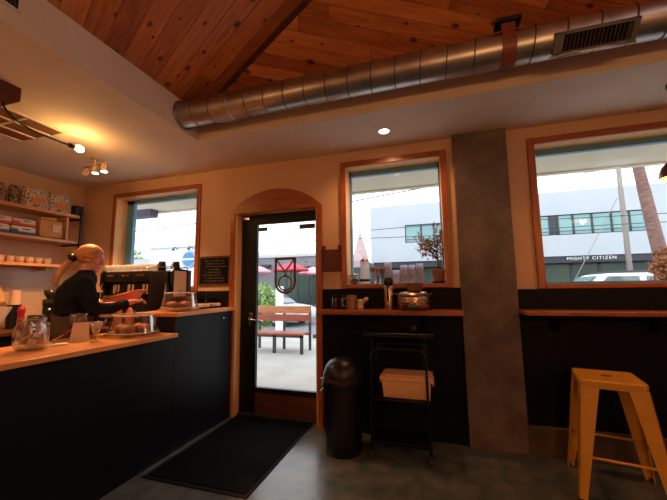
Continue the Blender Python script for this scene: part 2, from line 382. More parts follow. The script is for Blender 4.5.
# dropped ceiling around the raised wooden part, with its fascia
FX, FY = -2.18, 2.56; FZ = 3.16
bm = B()
bx(XL, FX-.06, YF, YW, ZC, ZC+.06, bm); bx(FX-.06, XR, FY+.06, YW, ZC, ZC+.06, bm)
bx(FX-.06, FX, YF, FY, ZC, 3.9, bm); bx(FX-.06, XR, FY, FY+.06, ZC, FZ+.2, bm)
link('ceiling', bm, 'ceil', kind='structure')
# pitched board ceiling: two planes meeting on a sloping line
sl, sb = .2, .46
def zl(x): return FZ+sl*(x-FX)
def zb(y): return FZ+sb*(FY-y)
T = 6.2
hx, hy = FX+T, FY-T*sl/sb
bm = B()
A = [(FX, FY, FZ), (hx, hy, zl(hx)), (hx, YF, zl(hx)), (FX, YF, FZ)]
lo = [bm.verts.new(p) for p in A]; hi = [bm.verts.new((p[0], p[1], p[2]+.05)) for p in A]
bm.faces.new(lo); bm.faces.new(hi[::-1])
for k in range(4): bm.faces.new((lo[k], hi[k], hi[(k+1) % 4], lo[(k+1) % 4]))
link('ceiling', bm, 'planksL', kind='structure')
bm = B()
A = [(FX, FY, FZ), (XR+.1, FY, FZ), (XR+.1, hy, zb(hy)), (hx, hy, zb(hy))]
lo = [bm.verts.new(p) for p in A]; hi = [bm.verts.new((p[0], p[1], p[2]+.05)) for p in A]
bm.faces.new(lo); bm.faces.new(hi[::-1])
for k in range(4): bm.faces.new((lo[k], hi[k], hi[(k+1) % 4], lo[(k+1) % 4]))
link('ceiling', bm, 'planksR', kind='structure')
d = Vector((1, -sl/sb, sl)).normalized()
p0 = Vector((FX, FY, FZ)); side = Vector((-d.y, d.x, 0)).normalized()*-.022
bm = B(); vs = []
for p in (p0, p0+d*6.5):
    for s, dz in ((-1, .03), (1, .03), (1, -.012), (-1, -.012)):
        vs.append(bm.verts.new(p+side*s+Vector((0, 0, dz))))
for k in range(4): bm.faces.new((vs[k], vs[(k+1) % 4], vs[4+(k+1) % 4], vs[4+k]))
bm.faces.new(vs[:4][::-1]); bm.faces.new(vs[4:])
link('trim_1', bm, 'darkwood', kind='structure')
# black lower wall, tiles and concrete footing
bm = B(); bx(-1.14, .226, YW-.02, YW, 0, 1.392, bm)
link('trim_2', bm, 'blackwall', kind='structure')
bm = B(); bx(.693, XR, YW-.02, YW, .23, 1.372, bm)
link('trim_3', bm, 'blackwall', kind='structure')
link('trim_4', bx(-2.735, -2.29, YW-.02, YW, 0, 1.386), 'blackwall', kind='structure')
link('trim_5', bx(-2.735, -2.29, YW-.012, YW, 1.386, 1.447), 'tilex', kind='structure')
link('trim_6', bx(.693, XR, YW-.06, YW, 0, .23, bev=.006), 'curb', kind='structure')
link('trim_7', bx(XL, XL+.012, YF+1, YW, .9, 1.70), 'tile', kind='structure')
link('trim_8', bx(.227, .693, 3.235, YW+.01, 0, ZC, bev=.008), 'conc', kind='structure')
link('trim_9', bx(-4.75, -2.735, YW-.02, YW, 0, 1.386), 'blackwall', kind='structure')
# windows
def window(i, x0, x1, z0, z1, post_left=False):
    w = bpy.data.objects.new('window_%d' % i, None); COL.objects.link(w); w['kind'] = 'structure'; w.location = (0, 0, 0)
    c = .058
    bm = B()
    bx(x0, x0+c, YW-.022, YW, z0, z1, bm, .004); bx(x1-c, x1, YW-.022, YW, z0, z1, bm, .004)
    link('casing', bm, 'trim', w)
    bm = B(); bx(x0+c, x1-c, YW-.022, YW, z1-c, z1, bm, .004); bx(x0+c, x1-c, YW-.03, YW+.01, z0, z0+.04, bm, .006)
    link('head_casing', bm, 'trimh', w)
    bm = B(); t = .014
    bx(x0+c-t, x0+c+.004, YW-.01, YW+.16, z0+.03, z1-c, bm); bx(x1-c-.004, x1-c+t, YW-.01, YW+.16, z0+.03, z1-c, bm)
    bx(x0+c, x1-c, YW-.01, YW+.16, z1-c-.004, z1-c+t, bm); bx(x0+c, x1-c, YW, YW+.16, z0+.028, z0+.045, bm)
    link('jamb', bm, 'jamb', w)
    bm = B(); f = .035
    y0, y1 = YW+.155, YW+.205
    bx(x0+c, x1-c, y0, y1, z1-c-.055, z1-c, bm); bx(x0+c, x1-c, y0, y1, z0+.045, z0+.06, bm)
    bx(x0+c, x0+c+(.12 if post_left else .022), y0, y1, z0+.045, z1-c, bm); bx(x1-c-.02, x1-c, y0, y1, z0+.045, z1-c, bm)
    link('window_frame', bm, 'teal', w)
    link('pane', bx(x0+c, x1-c, YW+.175, YW+.181, z0+.045, z1-c), 'glass', w)
    return w
for i, (a, b, c, d_) in enumerate(WIN): window(i+1, a, b, c, d_, i == 0)
# door
dr = bpy.data.objects.new('door_1', None); COL.objects.link(dr); dr['kind'] = 'structure'; dr.location = (0, 0, 0)
bm = B()
bx(-2.282, DX0, YW-.03, YW+.0, 0, 2.258, bm); bx(DX1, -1.142, YW-.03, YW, 0, 2.258, bm)
link('casing', bm, 'trim', dr)
# arched head board: chord 1.14, rise .25
hw = 1.14/2; rise = .235; Rr = (hw*hw+rise*rise)/(2*rise); cx = (-2.282-1.142)/2; cz = 2.31+rise-Rr
a0 = math.degrees(math.asin(hw/Rr))
poly = arcpts(cx, cz, Rr, 90-a0, 90+a0, 24)
link('arched_head', prism(B(), poly+[(-2.282, 2.258), (DX0, 2.258), (DX0+.0, 2.285), (DX1, 2.285), (DX1, 2.258), (-1.142, 2.258)], YW-.03, YW-.0, 'y'), 'trimh', dr)
bm = B()
bx(DX0-.002, DX0+.022, YW-.02, YW+.16, 0, 2.30, bm); bx(DX1-.012, DX1+.002, YW-.02, YW+.16, 0, 2.30, bm); bx(DX0, DX1, YW-.02, YW+.16, 2.285, 2.312, bm)
link('jamb', bm, 'jamb', dr)
bm = B(); y0, y1 = YW+.095, YW+.14
bx(-2.203, -2.00, y0, y1, .02, 2.285, bm); bx(-1.258, -1.212, y0, y1, .02, 2.285, bm); bx(-2.0, -1.258, y0, y1, 2.168, 2.285, bm); bx(-2.0, -1.258, y0, y1, .245, .30, bm)
link('door_leaf', bm, 'doorblack', dr)
kp = link('kick_panel', bx(-2.0, -1.258, y0+.008, y1-.005, .02, .245), 'darkwood', dr)
link('pane', bx(-2.0, -1.258, y0+.02, y0+.026, .30, 2.168), 'glass', dr)
link('threshold', bx(DX0, DX1, YW+.065, YW+.2, 0, .022, bev=.004), 'ground_dark', dr)
bm = B(); tube(bm, [(-2.06, y0, 1.06), (-2.06, y0-.05, 1.06)], .012); tube(bm, [(-2.06, y0-.05, 1.06), (-1.93, y0-.052, 1.045), (-1.89, y0-.045, 1.035)], .009)
box(bm, (-2.06, y0-.004, 1.05), (.04, .012, .16), bev=.004)
link('door_handle', bm, 'chrome', dr, auto=R(40))
link('closer', bx(-2.18, -2.09, y0-.03, y0, 2.225, 2.265, bev=.004), 'steel', dr)
# monogram on the glass: a long U with a Y over an O
bm = B(); yg = y0+.012; th = .028
def bar(p, q, w=th):
    p = Vector((p[0], 0, p[1])); q = Vector((q[0], 0, q[1])); dd = q-p
    box(bm, ((p.x+q.x)/2, yg, (p.z+q.z)/2), (dd.length, .005, w), rot=(0, -math.atan2(dd.z, dd.x), 0))
X0, X1, Z1, ZB = -1.755, -1.515, 1.745, 1.475; xc = (X0+X1)/2
bar((X0-.011, Z1), (X1+.011, Z1)); bar((X0, Z1), (X0, ZB)); bar((X1, Z1), (X1, ZB))
bar((X0, Z1), (xc, Z1-.15), .018); bar((X1, Z1), (xc, Z1-.15), .018); bar((xc, Z1-.15), (xc, ZB+.07), .018)
q = arcpts(xc, ZB, .12, 180, 360, 14)
for a, b in zip(q, q[1:]): bar(a, b)
q = arcpts(xc, ZB-.01, .082, 0, 360, 22)
for a, b in zip(q, q[1:]): bar(a, b, .018)
link('monogram', bm, 'monogram', dr)
link('sticker', bx(-1.985, -1.87, yg-.002, yg+.003, 2.085, 2.13), 'sticker', dr)
link('sticker', bx(-1.46, -1.268, yg-.002, yg+.003, 2.08, 2.135), 'sticker', dr)
bm = B()
for k in range(34):
    a = random.uniform(-1.98, -1.28); z = 1.71+random.uniform(-.03, .04)
    if X0-.02 < a < X1+.02: continue
    lathe(bm, [(0, -.008), (.007, 0), (0, .008)], (a, yg, z), 6)
link('flower_decal', bm, 'umbpink', dr)

# ------------------------------------------------------------------ ledges
t = thing('window_ledge', 'orange wooden wall ledge under the middle window holding steel pot and thermos', 'shelf', (0, 0, 0))
link('board', bx(-1.10, .226, 3.04, 3.28, 1.147, 1.19, bev=.008), 'trimh', t)
link('bracket', prism(B(), [(3.28, 1.147), (3.10, 1.147), (3.28, .98)], -.80, -.77, 'x'), 'blackmetal', t)
link('bracket', prism(B(), [(3.28, 1.147), (3.10, 1.147), (3.28, .98)], -.13, -.10, 'x'), 'blackmetal', t)
t = thing('window_ledge', 'orange wooden wall ledge under the right window beyond the stool', 'shelf', (0, 0, 0))
link('board', bx(.694, 3.4, 3.02, 3.28, 1.160, 1.195, bev=.008), 'trimh', t)
for xx in (.93, 1.62, 2.4):
    link('bracket', prism(B(), [(3.28, 1.16), (3.09, 1.16), (3.28, 1.01)], xx, xx+.05, 'x'), 'blackmetal', t)

# ------------------------------------------------------------------ floor mat
t = thing('door_mat', 'black entrance mat lying on the floor in front of glass door', 'mat', (-1.728, 2.715, 0))
link('border', bx(-.4525, .4525, -.635, .635, .0005, .007, bev=.003), 'rubber', t)
link('pile', bx(-.42, .42, -.60, .60, .006, .012, bev=.002), 'matpile', t)

# ------------------------------------------------------------------ counters
CX = -2.24
t = thing('counter', 'long low black service counter front under the wooden counter slab', 'counter', (0, 0, 0))
bm = B(); bx(CX-.02, CX, -1.2, 2.415, .0, .985, bm)
link('front_panel', bm, 'black', t)
bm = B(); bx(-2.84, CX-.02, 2.39, 2.415, 0, .985, bm); bx(-2.84, CX-.02, -1.2, -1.175, 0, .985, bm); bx(-2.84, CX-.02, -1.175, 2.39, .5, .52, bm)
link('carcass', bm, 'black', t)
tag(link('countertop', bx(-2.88, -2.205, -1.22, 2.425, .986, 1.022, bev=.006), 'top'), 'long orange wooden counter slab topping the low black counter', 'worktop')
t = thing('counter', 'short taller black counter end next to the door', 'counter', (0, 0, 0))
bm = B(); bx(CX-.02, CX, 2.42, 3.27, 0, 1.162, bm)
link('front_panel', bm, 'black', t)
bm = B(); bx(-2.67, CX-.02, 2.43, 2.45, 1.03, 1.162, bm); bx(-2.69, -2.67, 2.45, 3.27, 0, 1.162, bm)
link('carcass', bm, 'black', t)
ell(bm := B(), (CX+.004, 3.12, 1.09), (.006, .012, .012)); link('lock', bm, 'steel', t)
tag(link('countertop', bx(-2.692, -2.205, 2.40, 3.275, 1.163, 1.199, bev=.006), 'top'), 'short raised wooden counter slab next to the door', 'worktop')
t = thing('back_counter', 'dark worktop unit along the wall under the espresso machine', 'counter', (0, 0, 0))
link('cabinet', bx(-4.72, -2.72, 2.72, 3.27, 0, .96), 'black', t); link('worktop', bx(-4.74, -2.70, 2.68, 3.275, .962, 1.0, bev=.004), 'darkwood', t)
t = thing('back_counter', 'dark worktop unit along tiled left wall under the shelves', 'counter', (0, 0, 0))
link('cabinet', bx(-4.73, -4.12, .2, 2.66, 0, .96), 'black', t); link('worktop', bx(-4.74, -4.10, .2, 2.67, .962, 1.0, bev=.004), 'darkwood', t)

# ------------------------------------------------------------------ wall shelves on the left wall
t = thing('wall_shelf', 'two tier wooden wall shelf unit holding coffee bags and speckled tins', 'shelf', (0, 0, 0))
link('board', bx(-4.75, -4.45, .6, 3.10, 2.355, 2.395, bev=.004), 'trimy', t)
link('board', bx(-4.75, -4.45, .6, 3.03, 2.015, 2.05, bev=.004), 'trimy', t)
link('end_panel', bx(-4.75, -4.50, 2.93, 2.95, 2.05, 2.355), 'jamb', t)
bm = B(); bx(-4.745, -4.45, 3.05, 3.07, 2.335, 2.355, bm); bx(-4.745, -4.45, 3.045, 3.06, 1.995, 2.015, bm); bx(-4.447, -4.425, 3.05, 3.075, 1.96, 2.43, bm)
link('bracket', bm, 'blackmetal', t)
t = thing('wall_shelf', 'lowest wooden wall shelf with a row of cream cups', 'shelf', (0, 0, 0))
link('board', bx(-4.75, -4.47, .6, 2.95, 1.70, 1.735, bev=.004), 'trimy', t)
link('bracket', bx(-4.745, -4.60, 2.80, 2.82, 1.66, 1.70), 'ceramic', t)
tag(link('speaker', bx(-.07, .07, -.05, .05, 0, .13, bev=.006), 'blackplastic', loc=(-4.53, 3.045, 2.395)), 'small black speaker on the end of top shelf', 'speaker')
# speckled tins
def spectin(y, w, h, mk, label, z=2.395):
    w += .02
    t = thing('gift_bag', label, 'bag', (-4.59, y, z))
    bm = B(); box(bm, (0, 0, h/2), (.16, w, h), bev=.055); link('body', bm, mk, t, auto=R(50))
    if mk == 'speckle': link('label', bx(.079, .083, -w*.25, w*.25, h*.22, h*.5), 'amber', t)
    bm = B(); box(bm, (0, 0, h+.006), (.06, w*.8, .02), bev=.006); link('closure', bm, mk, t)
    return t
spectin(2.60, .25, .235, 'speckle', 'left speckled coffee bag with orange patch on top shelf')
spectin(2.86, .25, .235, 'speckle', 'right speckled coffee bag with orange patch on top shelf nearest the speaker')
bm = B(); lathe(bm, [(0, 0), (.085, 0), (.092, .03), (.09, .15), (.06, .20), (.05, .22), (0, .225)]); o = link('jar', bm, 'speckle2', loc=(-4.6, 2.25, 2.395), smooth=True)
tag(o, 'leftmost dark rounded canister on top wall shelf', 'canister')
bm = B(); lathe(bm, [(0, 0), (.052, 0), (.058, .03), (.056, .17), (.04, .225), (.03, .24), (0, .245)]); o = link('jar', bm, 'speckle2', loc=(-4.62, 2.41, 2.395), smooth=True)
tag(o, 'taller dark canister squeezed beside the speckled bags on top shelf', 'canister')
# coffee packs on the second shelf
def pack(y, z, w, h, label, low='packblue', mid='packgreen', d_=.16, top='packwhite', name='coffee_pack'):
    t = thing(name, label, 'package', (-4.56, y, z), group='packs lying on the middle shelf')
    bm = B(); box(bm, (0, 0, h/2), (d_, w, h), bev=min(h*.3, .02)); link('body', bm, top, t, auto=R(50))
    bm = B(); box(bm, (0, 0, h*.22), (d_+.006, w+.006, h*.36), bev=h*.1); link('lower_band', bm, low, t)
    bm = B(); box(bm, (0, -w*.36, h*.5), (d_+.004, w*.26, h*.24)); link('side_band', bm, mid, t)
    bm = B(); box(bm, (d_/2+.001, .02, h*.68), (.003, w*.3, h*.12)); link('print', bm, 'sticker', t)
    return t
pack(2.20, 2.05, .28, .10, 'leftmost cream and blue coffee pack lying on middle shelf')
pack(2.47, 2.05, .24, .10, 'cream and blue coffee pack second from left on middle shelf')
pack(2.22, 2.152, .26, .085, 'cream and red coffee pack atop the leftmost blue pack', 'packred', 'packred', .17)
pack(2.475, 2.152, .22, .085, 'cream and red coffee pack atop the second blue pack', 'packred', 'packred', .15)
t = thing('paper_bag', 'crumpled kraft paper bag with white label at the shelf end', 'bag', (-4.58, 2.755, 2.052))
bm = B(); box(bm, (0, 0, .12), (.20, .27, .24), bev=.06); box(bm, (0, .0, .245), (.09, .17, .05), bev=.02, rot=(.1, .1, 0))
for v in bm.verts: v.co += Vector((random.uniform(-1, 1), random.uniform(-1, 1), random.uniform(-1, 1)))*.006
link('body', bm, 'kraft', t, auto=R(60)); link('label', bx(.100, .108, .0, .09, .08, .17), 'paper', t)
# row of cups
bm = B(); lathe(bm, [(0, 0), (.03, 0), (.038, .01), (.044, .075), (.041, .075), (.035, .012), (0, .01)], seg=16)
cup = link('cup', bm, 'ceramic', loc=(-4.58, 1.86, 1.735), smooth=True)
for k in range(11):
    c = cup if k == 0 else copy_tree(cup); c.location = (-4.58, 1.86+.093*k, 1.735)
    tag(c, 'cream cup in the row on the lowest wall shelf', 'cup', 'cups on the lowest wall shelf')

# ------------------------------------------------------------------ things on the left back counter
t = thing('cutting_board', 'tall pale wooden paddle board leaning on tiled wall', 'board', (-4.69, 2.34, 1.0))
bm = B(); prism(bm, [(-.13, 0), (.13, 0), (.14, .25), (.10, .40), (.045, .52), (.045, .64), (-.045, .64), (-.045, .52), (-.10, .40), (-.14, .25)], 0, .02, 'x')
link('body', bm, 'jamb', t); bm = B(); lathe(bm, [(0, .0), (.016, .0), (.016, .004), (0, .004)], seg=12)
for v in bm.verts: v.co = Vector((v.co.z+.021, v.co.x, v.co.y+.56))
link('hanging_hole', bm, 'blackmetal', t)
t = thing('cup_stack', 'stack of paper cups with black lower sleeve on left back counter', 'cups', (-4.52, 2.47, 1.0))
bm = B(); lathe(bm, [(0, 0), (.062, 0), (.062, .26), (0, .26)], seg=20); link('sleeve', bm, 'blackplastic', t, auto=R(40))
bm = B(); lathe(bm, [(0, .26), (.055, .26), (.048, .42), (0, .42)], seg=20); link('stack', bm, 'ceramic', t, auto=R(40))
t = thing('squeeze_bottle', 'red round bottle on left back counter', 'bottle', (-4.30, 2.42, 1.0))
bm = B(); lathe(bm, [(0, 0), (.03, .0), (.032, .04), (.032, .12), (.026, .16), (.034, .185), (.036, .215), (.022, .245), (0, .25)], seg=20); link('body', bm, 'red', t, smooth=True)
def grinder(x, y, z, label, s=1.0, hop='coffee', rz=0):
    t = thing('coffee_grinder', label, 'grinder', (x, y, z), rz)
    bm = B(); box(bm, (0, 0, .02*s), (.19*s, .24*s, .04*s), bev=.008); box(bm, (0, .05*s, .18*s), (.15*s, .13*s, .30*s), bev=.015); box(bm, (0, 0, .34*s), (.17*s, .2*s, .10*s), bev=.02)
    link('body', bm, 'blackmetal', t, auto=R(40))
    bm = B(); lathe(bm, [(.035*s, .39*s), (.075*s, .46*s), (.08*s, .52*s), (.0, .525*s)], seg=18); link('hopper', bm, hop, t, smooth=True)
    bm = B(); tube(bm, [(0, -.04*s, .27*s), (0, -.09*s, .22*s)], .02*s, 10); link('spout', bm, 'steel', t, smooth=True)
    bm = B(); tube(bm, [(-.03*s, -.05*s, .12*s), (-.03*s, -.13*s, .11*s), (.03*s, -.13*s, .11*s), (.03*s, -.05*s, .12*s)], .006*s, 6); link('fork', bm, 'steel', t, smooth=True)
    return t
grinder(-4.40, 2.75, 1.0, 'black coffee grinder on counter behind the barista, below the shelves', .8, rz=R(60))
grinder(-4.10, 2.98, 1.0, 'dark coffee grinder with steel spout in the corner behind the barista', .68, rz=R(30))
t = thing('knock_box', 'low black knock box on the left back counter', 'box', (-4.30, 2.59, 1.0))
bm = B(); box(bm, (0, 0, .07), (.17, .14, .14), bev=.015); link('body', bm, 'blackplastic', t); bm = B(); tube(bm, [(-.08, 0, .13), (.08, 0, .13)], .014, 8); link('bar', bm, 'steel', t, smooth=True)

# ------------------------------------------------------------------ espresso machine
mx0, mx1, my0, my1, mz = -3.74, -2.70, 2.84, 3.12, 1.001
t = thing('espresso_machine', 'wide black espresso machine with pale side panel under left window', 'coffee machine', (mx0, my0, mz))
W, D = mx1-mx0, my1-my0
bm = B(); box(bm, (W/2, D*.62, .33), (W-.06, D*.7, .44), bev=.02); box(bm, (W/2, .14, .56), (W-.06, .24, .12), bev=.02)
link('body', bm, 'blackmetal', t, auto=R(40))
for k, xx in enumerate((0, W-.03)):
    bm = B(); prism(bm, [(.01, .10), (D-.01, .10), (D-.01, .62), (.04, .645), (.0, .60), (.0, .46), (.045, .40), (.045, .22), (.01, .16)], xx, xx+.03, 'x')
    link('side_panel', bm, 'blackmetal', t)
bm = bx(W, W+.005, .03, D-.07, .33, .61, bev=.002); link('side_plate', bm, 'machineside', t)
bm = B(); box(bm, (W*.84, .13, .36), (W*.24, .30, .50), bev=.03); link('water_tower', bm, 'blackplastic', t, auto=R(40))
bm = B()
bx(W, W+.012, D-.05, D-.005, .12, .62, bm); link('side_strip', bm, 'slate', t)
bm = B(); box(bm, (W/2, .12, .12), (W-.08, .26, .045), bev=.006); link('drip_tray', bm, 'steel', t)
bm = B()
for k in range(26): bx(.07+k*(W-.14)/26, .07+(k+.5)*(W-.14)/26, 0, .24, .143, .149, bm)
link('drip_grate', bm, 'steel', t)
for k in range(3):
    gx = .17+k*.22
    bm = B(); lathe(bm, [(0, .36), (.05, .36), (.055, .39), (.055, .47), (0, .48)], (gx, .10, 0), 20); g = link('group_head', bm, 'chrome', t, auto=R(40))
    bm = B(); lathe(bm, [(0, .315), (.03, .32), (.036, .36), (0, .36)], (gx, .10, 0), 16); tube(bm, [(gx, .07, .345), (gx, -.10, .325)], [.011, .015], 10); link('portafilter', bm, 'blackplastic', g, smooth=True)
    bm = B(); box(bm, (gx, .004, .57), (.12, .012, .035), bev=.004); bp = link('button_panel', bm, 'blackmetal', t)
    bm = B()
    for j in range(4): lathe(bm, [(0, -.005), (.006, -.004), (.006, .004), (0, .005)], (gx-.04+j*.027, -.005, .57), 8)
    link('button', bm, 'amber', bp)
for xx in (.06, W-.06):
    bm = B(); tube(bm, [(xx, .05, .50), (xx, -.02, .47), (xx, -.03, .30), (xx, -.05, .20)], .006, 8); link('steam_wand', bm, 'chrome', t, smooth=True)
bm = B()
for yy in (.03, D-.03): tube(bm, [(.02, yy, .655), (W-.02, yy, .655)], .006, 8)
for xx in (.02, W/2, W-.02):
    for yy in (.03, D-.03): tube(bm, [(xx, yy, .61), (xx, yy, .655)], .005, 6)
link('cup_rail', bm, 'chrome', t, smooth=True)
for xx in (.08, W-.08):
    for yy in (.06, D-.06):
        bm = B(); lathe(bm, [(0, 0), (.025, 0), (.022, .10), (0, .10)], (xx, yy, 0), 12); link('foot', bm, 'steel', t, smooth=True)
# glasses and cups on top
bm = B(); lathe(bm, [(0, 0), (.028, 0), (.036, .075), (.033, .075), (.026, .006), (0, .006)], seg=14)
gl = link('glass', bm, 'glassdim', loc=(0, 0, 0), smooth=True)
n = 0
for j, yy in enumerate((2.88, 2.965, 3.05)):
    for k in range(9):
        c = gl if n == 0 else copy_tree(gl); n += 1
        c.location = (mx0+.07+k*.079, yy, mz+.621)
        tag(c, 'small clear glass upside on top of espresso machine', 'glass', 'glasses on the espresso machine')
for i, (x, y) in enumerate(((-2.93, 2.93), (-2.82, 3.02))):
    t = thing('milk_pitcher', ['dark milk pitcher on top of espresso machine, nearer the glasses', 'dark milk pitcher on top of espresso machine, at its right end'][i], 'pitcher', (x, y, mz+.621))
    bm = B(); lathe(bm, [(0, 0), (.04, 0), (.044, .03), (.034, .085), (.037, .10), (.033, .10), (.03, .085), (.038, .03), (0, .004)], seg=18); link('body', bm, 'blackplastic', t, smooth=True)
    bm = B(); tube(bm, [(-.036, 0, .085), (-.07, 0, .07), (-.068, 0, .035), (-.042, 0, .025)], .005, 8); link('handle', bm, 'blackplastic', t, smooth=True)

grinder(-2.52, 3.19, 1.199, 'small black grinder on the raised counter slab between machine and chalkboard', .3)
# ------------------------------------------------------------------ things on the counter
CT = 1.022
def dome(x, y, z, r, label, n, cat='cake dome'):
    t = thing('cake_dome', label, cat, (x, y, z))
    bm = B(); lathe(bm, [(0, 0), (r*.5, 0), (r*.55, .012), (r*1.08, .018), (r*1.1, .026), (0, .026)], seg=36); link('plate', bm, 'clearplastic', t, auto=R(40))
    bm = B(); lathe(bm, [(r*1.0, .03), (r*1.01, .036), (r*.99, .04), (r*.86, .165), (r*.80, .178), (0, .182)], seg=36); lathe(bm, [(0, .182), (.012, .185), (.018, .20), (0, .212)], seg=16); link('dome', bm, 'clear', t, auto=R(50))
    for ra, za in ((1.0, .03), (.83, .172)):
        bm = B(); lathe(bm, [(r*ra, za), (r*ra+.004, za+.004), (r*ra, za+.008), (r*ra-.003, za+.004), (r*ra, za)], seg=36); link('rim', bm, 'glasswhite', t, smooth=True)
    return t
dome(-2.46, 2.19, CT, .190, 'wide clear cake dome over pastries on the low counter', 4)
dome(-2.40, 2.64, 1.199, .170, 'clear cake dome over pastries on the raised counter slab', 4)
def pastry(x, y, z, s, label, g):
    bm = B(); ell(bm, (0, 0, s*.62), (s, s*.95, s*.62), 16)
    for v in bm.verts:
        if v.co.z < s*.2: v.co.z = s*.02
        v.co += Vector((math.sin(v.co.x*90), math.cos(v.co.y*80), 0))*.002
    tag(link('pastry', bm, 'pastry', loc=(x, y, z), smooth=True), label, 'pastry', g)
for a in range(4): pastry(-2.46+.095*math.cos(a*PI/2+.4), 2.19+.10*math.sin(a*PI/2+.4), CT+.027, .056, 'round baked pastry under the cake dome on low counter', 'pastries under the low counter dome')
for a in range(4): pastry(-2.40+.085*math.cos(a*PI/2+.2), 2.64+.09*math.sin(a*PI/2+.2), 1.226, .054, 'round baked pastry under the cake dome on raised slab', 'pastries under the raised dome')
# jar with packets
t = thing('glass_jar', 'round glass jar full of packets on the counter left of the paper cards', 'jar', (-2.56, 1.51, CT))
bm = B(); lathe(bm, [(0, 0), (.07, .0), (.09, .03), (.095, .09), (.088, .15), (.072, .18), (.074, .195), (.068, .195), (.067, .18), (.082, .148), (.089, .09), (.084, .032), (.06, .008), (0, .008)], seg=30); link('body', bm, 'clear', t, smooth=True)
bm = B(); lathe(bm, [(0, .197), (.072, .197), (.074, .207), (.03, .212), (0, .213)], seg=24); link('lid', bm, 'clear', t, smooth=True)
for k in range(9):
    a = k*.7; rr = .042 if k else 0
    bm = B(); box(bm, (0, 0, 0), (.062, .008, .055), bev=.003, rot=(.3, 0, 0))
    o = link('packet', bm, ('paper', 'wrapper', 'packwhite')[k % 3], loc=(-2.56+rr*math.cos(a), 1.51+rr*math.sin(a), CT+.045+.011*k)); o.rotation_euler = (random.uniform(-.5, .5), random.uniform(-.5, .5), a)
    tag(o, 'small wrapped packet inside the round counter jar', 'packet', 'packets in the counter jar')
t = thing('card_reader', 'small white device lying on the counter right of the jar', 'device', (-2.55, 1.66, CT), R(70))
bm = B(); box(bm, (0, 0, .008), (.12, .055, .016), bev=.006); link('body', bm, 'white', t); link('display', bx(-.05, -.01, -.018, .018, .0162, .018), 'sticker', t)
# tablet
t = thing('tablet', 'white tablet on a stand at the left end of the counter', 'tablet', (-2.64, 1.26, CT))
bm = B(); lathe(bm, [(0, 0), (.07, 0), (.07, .01), (.015, .014), (.013, .17), (0, .17)], (0, .06, 0), seg=20); link('stand', bm, 'white', t, auto=R(40))
bm = B(); box(bm, (0, .062, .215), (.27, .012, .165), rot=(R(-27), 0, 0), bev=.005); link('body', bm, 'white', t)
bm = B(); box(bm, (0, .069, .2185), (.24, .004, .14), rot=(R(-27), 0, 0)); link('screen', bm, 'sticker', t)
# cards / bags
for (x, y, w, h, lab) in ((-2.74, 1.68, .09, .15, 'cream paper bag on the counter to the left of the taupe trousers'), (-2.63, 1.87, .12, .135, 'cream folded paper card on counter beside the stemmed glass')):
    t = thing('paper_bag', lab, 'paper', (x, y, CT), R(55))
    bm = B(); prism(bm, [(-w/2, 0), (w/2, 0), (w/2*.85, h), (-w/2*.75, h)], -.03, -.005, 'y'); link('body', bm, 'paper', t)
    bm = B(); box(bm, (0, -.018, h), (w*.76, .028, .006)); link('fold', bm, 'ceramic', t)
t = thing('utensil', 'red handled spatula behind the counter beside the trousers', 'utensil', (-2.70, 1.80, CT), R(50))
bm = B(); tube(bm, [(0, 0, .06), (.07, 0, .10)], [.006, .009], 8); link('handle', bm, 'red', t, smooth=True); bm = B(); box(bm, (-.03, 0, .035), (.07, .03, .006), rot=(0, -.55, 0)); link('blade', bm, 'steel', t)
def wineglass(x, y, label):
    t = thing('stemmed_glass', label, 'glass', (x, y, CT))
    bm = B(); lathe(bm, [(0, 0), (.036, 0), (.03, .006), (.006, .012), (.005, .05), (.02, .065), (.052, .15), (.05, .15), (.018, .068), (0, .06)], seg=24); link('body', bm, 'clear', t, smooth=True)
wineglass(-2.45, 1.86, 'clear stemmed glass on the counter in front of the paper card')
t = thing('glass_pitcher', 'clear glass pitcher on counter next to wide cake dome', 'pitcher', (-2.78, 1.96, CT))
bm = B(); lathe(bm, [(0, 0), (.05, 0), (.06, .04), (.055, .14), (.062, .20), (.058, .20), (.05, .14), (.055, .04), (0, .008)], seg=24); link('body', bm, 'clear', t, smooth=True)
bm = B(); tube(bm, [(.055, 0, .17), (.10, 0, .16), (.10, 0, .08), (.058, 0, .06)], .006, 8); link('handle', bm, 'clear', t, smooth=True)
# coral tray held / tins
t = thing('plastic_basket', 'coral open plastic basket tilted in front of the barista hands', 'basket', (-3.0, 2.54, 1.235), R(28))
bm = B()
def ring(w, l, z, dz): return [(-w, -l, z-dz), (w, -l, z+dz), (w, l, z+dz), (-w, l, z-dz)]
def openbox(bm, w0, l0, w1, l1, h, th=.006):
    rs = [[(-w0, -l0, 0), (w0, -l0, 0), (w0, l0, 0), (-w0, l0, 0)], [(-w1, -l1, h), (w1, -l1, h), (w1, l1, h), (-w1, l1, h)],
          [(-w1+th, -l1+th, h), (w1-th, -l1+th, h), (w1-th, l1-th, h), (-w1+th, l1-th, h)], [(-w0+th, -l0+th, th), (w0-th, -l0+th, th), (w0-th, l0-th, th), (-w0+th, l0-th, th)]]
    vs = [[bm.verts.new(p) for p in r] for r in rs]
    bm.faces.new(vs[0][::-1]); bm.faces.new(vs[3])
    for a, b in zip(vs, vs[1:]):
        for k in range(4): bm.faces.new((a[k], a[(k+1) % 4], b[(k+1) % 4], b[k]))
openbox(bm, .11, .06, .155, .10, .085)
for v in bm.verts: v.co.z += .28*(v.co.x)+.04
link('body', bm, 'coral', t)
bm = B()
for s in (-1, 1):
    tube(bm, [(-.155, s*.10, .0816), (.155, s*.10, .1684)], .008, 8)
for s in (-1, 1): tube(bm, [(s*.155, -.10, .125+s*.0434), (s*.155, .10, .125+s*.0434)], .008, 8)
link('rim', bm, 'amber', t, smooth=True)
